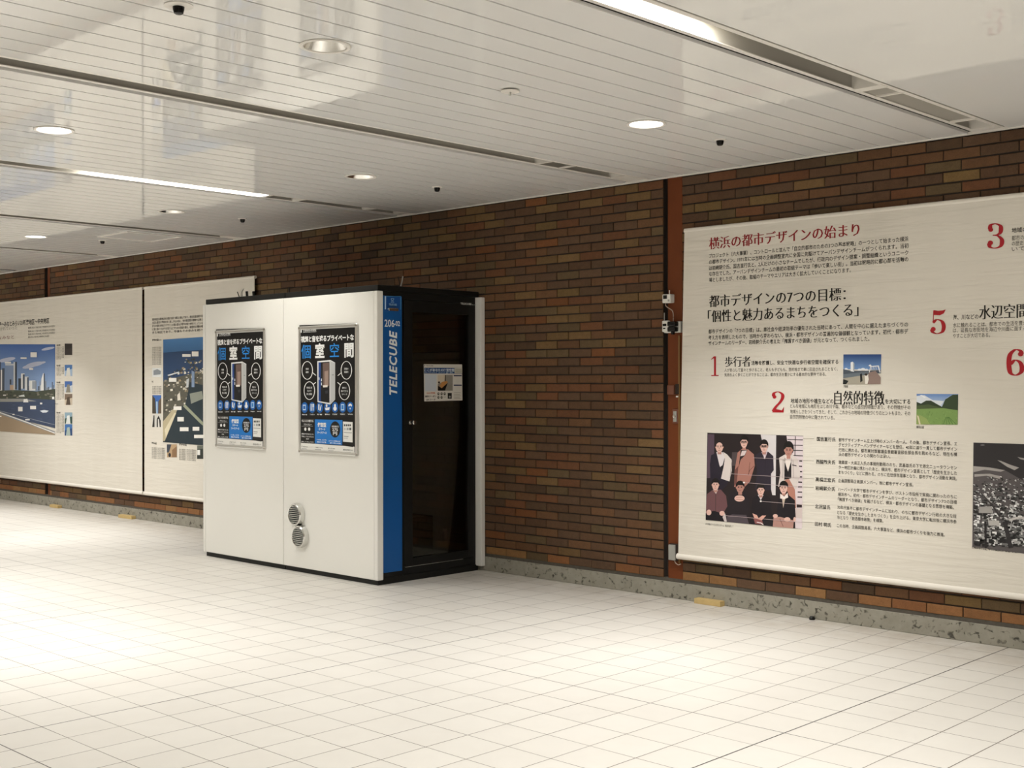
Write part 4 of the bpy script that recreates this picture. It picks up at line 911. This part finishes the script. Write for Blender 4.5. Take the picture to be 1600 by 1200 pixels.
# ------------------------------------------------------------------ framed posters on the booths
PX0, PX1, PZ0, PZ1 = -8.2455, -7.492, 0.980, 2.000
def poster(label):
    t = thing('poster_frame', label, 'poster', ((PX0 + PX1)/2, FY, PZ0), 'framed posters on the booths')
    y0, y1 = FY - 0.016, FY - 0.0005
    b = MB(); b.frame((PX0, y0, PZ0), (PX1, y1, PZ1), (PX0 + 0.026, PZ0 + 0.026), (PX1 - 0.026, PZ1 - 0.026), 1); b.build('frame', 'alu', t, bevel=0.005)
    for x in (PX0, PX1):
        for z in (PZ0, PZ1):
            sx = 1 if x == PX0 else -1; sz = 1 if z == PZ0 else -1
            MB().box((x - sx*0.001, y0 - 0.002, z - sz*0.001), (x + sx*0.024, y0 + 0.006, z + sz*0.024)).build('corner_cap', 'chrome', t, bevel=0.004)
    Y = FY - 0.008
    p = Print((0, Y, 0), (1, 0, 0), (0, 0, 1), (0, -1, 0)).photo(450, 490, 5.217)
    W_, BL_, LB = '#eceeee', '#1f78c8', '#2a86d6'
    p.poly([(92, 95), (548, 80), (548, 1155), (92, 1128)], '#0b0c0e', 0.5)
    p.poly([(102, 118), (114, 117), (112, 156), (103, 157)], W_, 2); p.text('TELECUBE', (123, 145), 232, 0.0281, W_, 2, bold=0.03, shear=0.12); p.text('あなたの個室をまちなかに', (125, 156), 232, 0.0097, W_, 2, bold=0.02)
    p.text('視線と音を遮るプライベートな', (106, 234), 538, 0.0508, W_, 2, bold=0.035)
    p.text('個', (108, 367), 186, 0.1215, LB, 2, bold=0.008); p.text('室', (222, 362), 298, 0.1215, W_, 2, bold=0.035); p.text('空', (342, 358), 416, 0.1215, LB, 2, bold=0.008); p.text('間', (460, 356), 536, 0.1215, W_, 2, bold=0.03)
    # picture of a booth
    p.poly([(240, 388), (345, 378), (385, 400), (385, 700), (345, 742), (242, 720)], '#e4e6e6', 3); p.poly([(345, 385), (384, 404), (384, 698), (345, 738)], '#b9bcbd', 4); p.poly([(250, 398), (268, 397), (268, 716), (250, 712)], '#20468c', 5); p.poly([(268, 397), (340, 392), (340, 728), (268, 716)], '#15161a', 5)
    p.poly([(285, 405), (338, 400), (338, 590), (285, 585)], '#6f5c56', 6); p.poly([(300, 470), (330, 465), (330, 590), (300, 590)], '#a08a80', 7); p.poly([(285, 585), (325, 582), (325, 600), (290, 602)], '#e6e1da', 8); p.rect(272, 530, 279, 552, '#dfe3e6', 8); p.rect(252, 520, 260, 540, '#cfd8e2', 8); p.rect(272, 562, 279, 585, '#dfe3e6', 8)
    p.poly([(305, 630), (330, 625), (328, 650), (308, 652)], '#3a3c42', 8); p.rect(362, 497, 376, 503, '#7e8284', 8)
    for cx, cy, l in ((158, 463, ['視線', '遮断']), (477, 462, ['周囲の', '雑音を']), (175, 628, ['完全防音', 'なので', '安心通話']), (461, 630, ['静かに', '集中できる', 'スペース'])):
        for sgn, lay, col in ((1.0, 2, W_), (0.87, 3, '#0b0c0e')): p.oval(cx, cy, 46*sgn, 75*(0.5 + 0.5*sgn) if sgn < 1 else 75, col, lay, 32)
        n = len(l)
        for k, s in enumerate(l): wd = 8.5*len(s) + 2; p.text(s, (cx - wd/1.6, cy + (k - (n-1)/2)*26 + 9), cx + wd/1.6, 0.0165, W_, 4, bold=0.012)
    for a, b2 in (((200, 480), (228, 504)), ((438, 480), (406, 506)), ((206, 578), (228, 560)), ((430, 582), (404, 560))): p.line([a, b2], 6, W_, 2)
    for k in range(7):
        cx = 136 + k*62; cy = 766 - k*0.5
        p.oval(cx, cy, 27, 44, '#0f5fb0', 2, 24)
        if k == 0: p.rect(cx - 14, cy - 24, cx + 10, cy + 22, '#bcd4ea', 3); p.rect(cx - 10, cy - 14, cx + 6, cy + 12, '#0f5fb0', 4)
        if k == 1:
            p.rect(cx - 12, cy - 30, cx - 4, cy + 26, W_, 3); p.rect(cx + 3, cy - 30, cx + 14, cy - 4, W_, 3); p.rect(cx + 5, cy - 4, cx + 11, cy + 26, W_, 3)
        if k == 2: p.rect(cx - 12, cy - 26, cx - 2, cy + 20, W_, 3); p.line([(cx + 2, cy + 26), (cx + 12, cy - 20)], 7, W_, 3)
        if k == 3: p.poly([(cx - 20, cy + 4), (cx + 20, cy - 2), (cx + 14, cy + 22), (cx - 14, cy + 24)], W_, 3); p.oval(cx - 6, cy - 14, 7, 12, W_, 3)
        if k == 4: p.oval(cx, cy - 14, 8, 14, W_, 3); p.oval(cx, cy + 10, 14, 18, W_, 3)
        if k == 5: p.rect(cx - 13, cy - 26, cx + 13, cy + 26, '#bcd4ea', 3); p.rect(cx - 8, cy - 18, cx + 8, cy + 16, '#2f7cc4', 4)
        if k == 6:
            for rr in (22, 14, 7):
                p.poly([(cx, cy + 20)] + [(cx + rr*math.sin(a_)*1.0, cy + 20 - rr*2.3*math.cos(a_)) for a_ in (-0.8, -0.4, 0, 0.4, 0.8)], W_ if rr != 14 else '#0f5fb0', 3 + (22 - rr)*0.1)
        p.text(['完全個室', '飲食も可能です', '防音', '電源あり', '快適な空調設備', '予約は端末で', 'Wi-Fi'][k], (cx - 20, cy + 62), cx + 20, 0.0108, W_, 3, bold=0.03)
    p.poly([(100, 855), (215, 860), (215, 1052), (98, 1048)], '#0c0c0d', 2); p.poly([(110, 858), (212, 862), (212, 886), (110, 884)], '#4a4a4a', 3); p.text('ちょっとの間でも', (114, 882), 208, 0.0184, W_, 4, bold=0.02); p.text('プライバシー', (130, 912), 195, 0.0184, W_, 4, bold=0.02); p.line([(112, 918), (205, 918)], 3, '#999999', 4)
    p.oval(143, 942, 9, 14, W_, 4); p.oval(174, 942, 9, 14, W_, 4)
    for k, s in enumerate(['通話や打合せにも', '予約してすぐ使える', '料金', '詳しくはこちら']): p.text(s, (112 if k != 2 else 150, 985 + k*21), 210 if k != 2 else 172, 0.0119, W_, 4, bold=0.02)
    p.poly([(220, 862), (445, 868), (442, 1070), (220, 1058)], '#1c78cc', 2)
    p.text('個室型', (242, 922), 312, 0.0356, W_, 3, bold=0.04); p.text('スマート', (250, 950), 305, 0.0194, W_, 3, bold=0.04); p.text('ワークブース', (240, 978), 316, 0.0194, W_, 3, bold=0.04)
    p.text('いつでも、どこでも', (236, 1033), 314, 0.0130, W_, 3, bold=0.03); p.text('簡単に使える個室。', (238, 1052), 314, 0.0130, W_, 3, bold=0.03); p.text('エアコンや照明も完備', (332, 1043), 432, 0.0119, W_, 3, bold=0.02); p.text('清潔で安心の空間', (342, 1060), 430, 0.0119, W_, 3, bold=0.02)
    p.oval(385, 944, 41, 66, '#0c0c0d', 3, 30); p.text('15分あたり', (358, 927), 414, 0.0173, W_, 4, bold=0.03); p.text('275', (362, 958), 408, 0.0300, W_, 4, bold=0.02); p.text('円', (368, 990), 402, 0.0300, W_, 4, bold=0.02)
    p.poly([(446, 876), (532, 880), (532, 1088), (446, 1076)], '#101112', 4); p.poly([(450, 880), (528, 884), (528, 1050), (450, 1044)], '#e8e9e7', 5)
    for k in range(4): p.rect(458 + k*15, 902, 469 + k*15, 918, '#44474a', 6)
    for k in range(3): p.rect(458 + k*22, 930, 474 + k*22, 950, ['#c5c8ca', '#9fa4a8', '#5a5e62'][k], 6)
    p.line([(456, 968), (522, 972)], 5, '#8f9296', 6); p.line([(456, 1000), (495, 1003)], 5, '#6f7276', 6); p.line([(456, 1015), (490, 1017)], 4, '#9f9fa4', 6)
    p.poly([(97, 1052), (543, 1085), (543, 1150), (97, 1124)], '#e9e9e6', 3)
    for x, y, wd, s in ((112, 1088, 52, '使い方かんたん'), (222, 1096, 62, 'ご予約はアプリから'), (330, 1104, 54, '詳しい使い方は'), (450, 1116, 78, 'お問い合わせ窓口はこちら')):
        p.text(s, (x, y), x + wd, 0.0119, '#3c3f42', 4, bold=0.02); p.line([(x, y + 12), (x + wd*0.8, y + 14)], 4, '#9a9c9e', 4); p.line([(x, y + 22), (x + wd*0.6, y + 24)], 3, '#b4b6b8', 4)
    bb = MB().box((PX0 + 0.01, Y + 0.001, PZ0 + 0.01), (PX1 - 0.01, Y + 0.003, PZ1 - 0.01))
    p.build('poster_sheet', 'printgloss', t, (bb, 'blackgloss'))
    return t
pa = poster('right framed black and blue poster, on the booth side with the vents')
pb = pa.copy(); COL.objects.link(pb); pb.location = Vector(pa.location) + Vector((-1.2245, 0, 0.004)); pb['label'] = 'left framed black and blue poster, on the booth side without vents'
for ch in list(pa.children):
    c = ch.copy(); COL.objects.link(c); c.parent = pb

# ------------------------------------------------------------------ bits lying on the booth roofs
def roofpt(px, py): return at(px, py, 1, -0.9)
def zfix(p): return Vector((p.x, p.y, max(p.z, 2.293)))
rod = []
for (x0, y0, x1, y1, rr, mat, name, lab, cat) in (
        (386.5, 463, 385.5, 455.5, 0.012, 'black', 'black_peg', 'left of two stubby black pegs on the left booth roof', 'peg'),
        (397.0, 462, 396.0, 455.5, 0.012, 'black', 'black_peg', 'right of two stubby black pegs on the left booth roof', 'peg'),
        (375.0, 464, 371.0, 456, 0.004, 'black', 'cable_end', 'thin slanting black cable end left of the pegs', 'cable'),
        (452.0, 459, 451.8, 449, 0.004, 'black', 'thin_rod', 'thin dark rod standing above the seam between booths', 'rod')):
    a, b_ = roofpt(x0, y0), roofpt(x1, y1); a.z = 2.292
    tag(MB().tube([a, b_], rr, 10).build(name, mat, smooth=True), lab, cat)
a, b_, c_ = roofpt(377.5, 463), roofpt(377, 456), roofpt(379.5, 451.5); a.z = 2.292
q = MB(); pts = [a, b_, c_]
for i in range(2):
    u, v = pts[i], pts[i+1]; wd = Vector((0.012, 0, 0.0)); th = Vector((0, 0.004, 0))
    q.add([u - wd - th, u + wd - th, v + wd - th, v - wd - th, u - wd + th, u + wd + th, v + wd + th, v - wd + th], [(0,1,2,3), (7,6,5,4), (0,4,5,1), (1,5,6,2), (2,6,7,3), (3,7,4,0)])
tag(q.build('paper_strip', 'plastic'), 'curled white strip sticking up beside the black pegs', 'strip')
a = at(625.8, 446.5, 1, -0.80); b_ = at(629.5, 431.5, 1, -0.80); c_ = at(622, 432.5, 1, -0.80); a.z = 2.292
tag(MB().tube([a, (a + b_)/2 + Vector((0.004, 0, 0)), b_], 0.0055, 8).build('cable_end', 'greycable', smooth=True), 'brighter upright cable end on right booth roof, leaning right', 'cable')
tag(MB().tube([a + Vector((-0.012, 0.01, 0)), (a + c_)/2, c_], 0.004, 8).build('cable_end', 'gapdark', smooth=True), 'dim cable end on right booth roof, leaning left', 'cable')

# ------------------------------------------------------------------ fittings on the steel column
CYF = 0.004                                     # face of the column plate
def W(px, py): return at(px, py, 1, CYF - 0.02)
def wbox(x0, y0, x1, y1, d0, d1):
    a, b_ = W(x0, y1), W(x1, y0); return (a.x, CYF - d1, a.z), (b_.x, CYF - d0, b_.z)
t = thing('wireless_sensor', 'upper small white device with black window on the steel column', 'sensor', W(1045, 466))
MB().box(*wbox(1038.5, 459.5, 1051.5, 474, 0.0, 0.05)).build('case', 'plastic', t, bevel=0.006)
MB().box(*wbox(1040.5, 461.5, 1046, 467.5, 0.049, 0.053)).build('window', 'blackgloss', t, bevel=0.001)
MB().box(*wbox(1047.5, 468, 1050, 471.5, 0.049, 0.052)).build('button', 'greybox', t)
a = W(1046, 460); MB().tube([a, a + Vector((0, 0, 0.03))], 0.004, 8).build('antenna', 'plastic', t)
t = thing('plug_box', 'lower white outlet box with black adapters on the steel column', 'outlet', W(1049, 511))
MB().box(*wbox(1038.5, 502, 1064.5, 520.5, 0.0, 0.03)).build('case', 'plastic', t, bevel=0.004)
MB().box(*wbox(1039.5, 501, 1049, 519, 0.029, 0.06)).build('white_unit', 'plastic', t, bevel=0.006)
MB().box(*wbox(1041, 506, 1046.5, 510, 0.059, 0.062)).build('window', 'blackgloss', t)
MB().box(*wbox(1041.5, 512.5, 1045, 514.5, 0.059, 0.062)).build('window', 'blackgloss', t)
for ya, yb in ((502.5, 510), (511, 518.5)): MB().box(*wbox(1049.5, ya, 1061.5, yb, 0.029, 0.075)).build('adapter', 'blackgloss', t, bevel=0.006)
MB().box(*wbox(1052, 518, 1056, 523, 0.03, 0.05)).build('adapter', 'blackgloss', t, bevel=0.003)
a = W(1042, 501); MB().tube([a + Vector((0, -0.03, 0)), a + Vector((0, -0.03, 0.055))], 0.0035, 8).build('antenna', 'greybox', t)
def curve_tube(name, px, r, mat, label, cat, dy=-0.02):
    pts = []; P = [at(x, y, 1, CYF + dy) for x, y in px]
    for i in range(len(P)-1):
        p0, p1, p2, p3 = P[max(i-1, 0)], P[i], P[i+1], P[min(i+2, len(P)-1)]
        for k in range(6):
            s = k/6; pts.append(0.5*((2*p1) + (p2 - p0)*s + (2*p0 - 5*p1 + 4*p2 - p3)*s*s + (3*p1 - p0 - 3*p2 + p3)*s**3))
    pts.append(P[-1]); return tag(MB().tube(pts, r, 8).build(name, mat, smooth=True), label, cat)
curve_tube('sensor_cable', [(1040, 474), (1040.5, 478), (1045, 481.5), (1050, 485), (1052, 491), (1052, 502)], 0.0035, 'cable', 'pale cable curving from the upper white device to the outlet box', 'cable')
t = thing('junction_box', 'brown junction box below the outlet box on the steel column', 'box', W(1050, 610))
MB().box(*wbox(1043.5, 602, 1054, 616.5, 0.0, 0.03)).build('case', 'brown', t, bevel=0.003)
MB().box(*wbox(1054, 600, 1059.5, 616, 0.0, 0.012)).build('slot', 'gapdark', t)
MB().box(*wbox(1054.5, 618.5, 1060.5, 620.8, 0.0, 0.008)).build('name_tag', 'plastic', t)
t = thing('key_switch', 'small square key switch plate on the steel column', 'switch', W(1054, 650))
MB().box(*wbox(1049.5, 639, 1058.5, 661.5, 0.0, 0.012)).build('plate', 'brown', t, bevel=0.002)
MB().box(*wbox(1051.5, 642.5, 1056.5, 659, 0.011, 0.018)).build('insert', 'greybox', t, bevel=0.002)
c_ = W(1054, 650.5); MB().lathe([(0.0, 0.0), (0.010, 0.0), (0.010, -0.012), (0.0, -0.013)], (c_.x, CYF - 0.018, c_.z), axis='y', seg=20).build('lock', 'chrome', t, smooth=True)
t = thing('wall_outlet', 'grey metal outlet cover low on the steel column', 'outlet', W(1052, 863))
MB().box(*wbox(1046, 850.5, 1058.5, 875.5, 0.0, 0.022)).build('case', 'gapdark', t, bevel=0.003)
MB().box(*wbox(1046.2, 851.5, 1056.5, 874.5, 0.021, 0.036)).build('cover', 'greybox', t, bevel=0.004)
a, b_ = at(1061.5, 524, 1, CYF - 0.004), at(1061.5, 880, 1, CYF - 0.004)
tag(MB().box((a.x - 0.008, CYF - 0.010, b_.z), (a.x + 0.008, CYF - 0.0005, a.z)).build('cable_duct', 'conduit', bevel=0.002), 'thin ochre cable duct down the right edge of the steel column', 'duct')
curve_tube('outlet_cable', [(1054, 876), (1056, 880), (1060, 882.5), (1064, 881)], 0.004, 'cable', 'short pale cable loop below the grey outlet cover', 'cable', -0.014)

# ------------------------------------------------------------------ small things on the floor by the kerb
for (x0, x1, lab) in ((-5.098, -4.880, 'pale wooden block on the floor left of the right banner'), (-14.89, -14.67, 'farther small wooden block under the left banner'), (-13.17, -12.87, 'nearer small wooden block under the left banners')):
    tag(MB().box((x0, -0.062, 0.0), (x1, -0.006, 0.036)).build('wooden_block', 'wood', bevel=0.002), lab, 'wooden block', 'wooden blocks along the kerb')
q = at(1273.5, 967, 2, 0.0)
tag(MB().lathe([(0.0, 0.0), (0.018, 0.0), (0.020, 0.012), (0.013, 0.022), (0.0, 0.024)], (q.x, min(q.y, -0.03), 0), seg=14).build('rubber_stopper', 'black', smooth=True), 'tiny black stopper on the floor below the right banner', 'stopper')
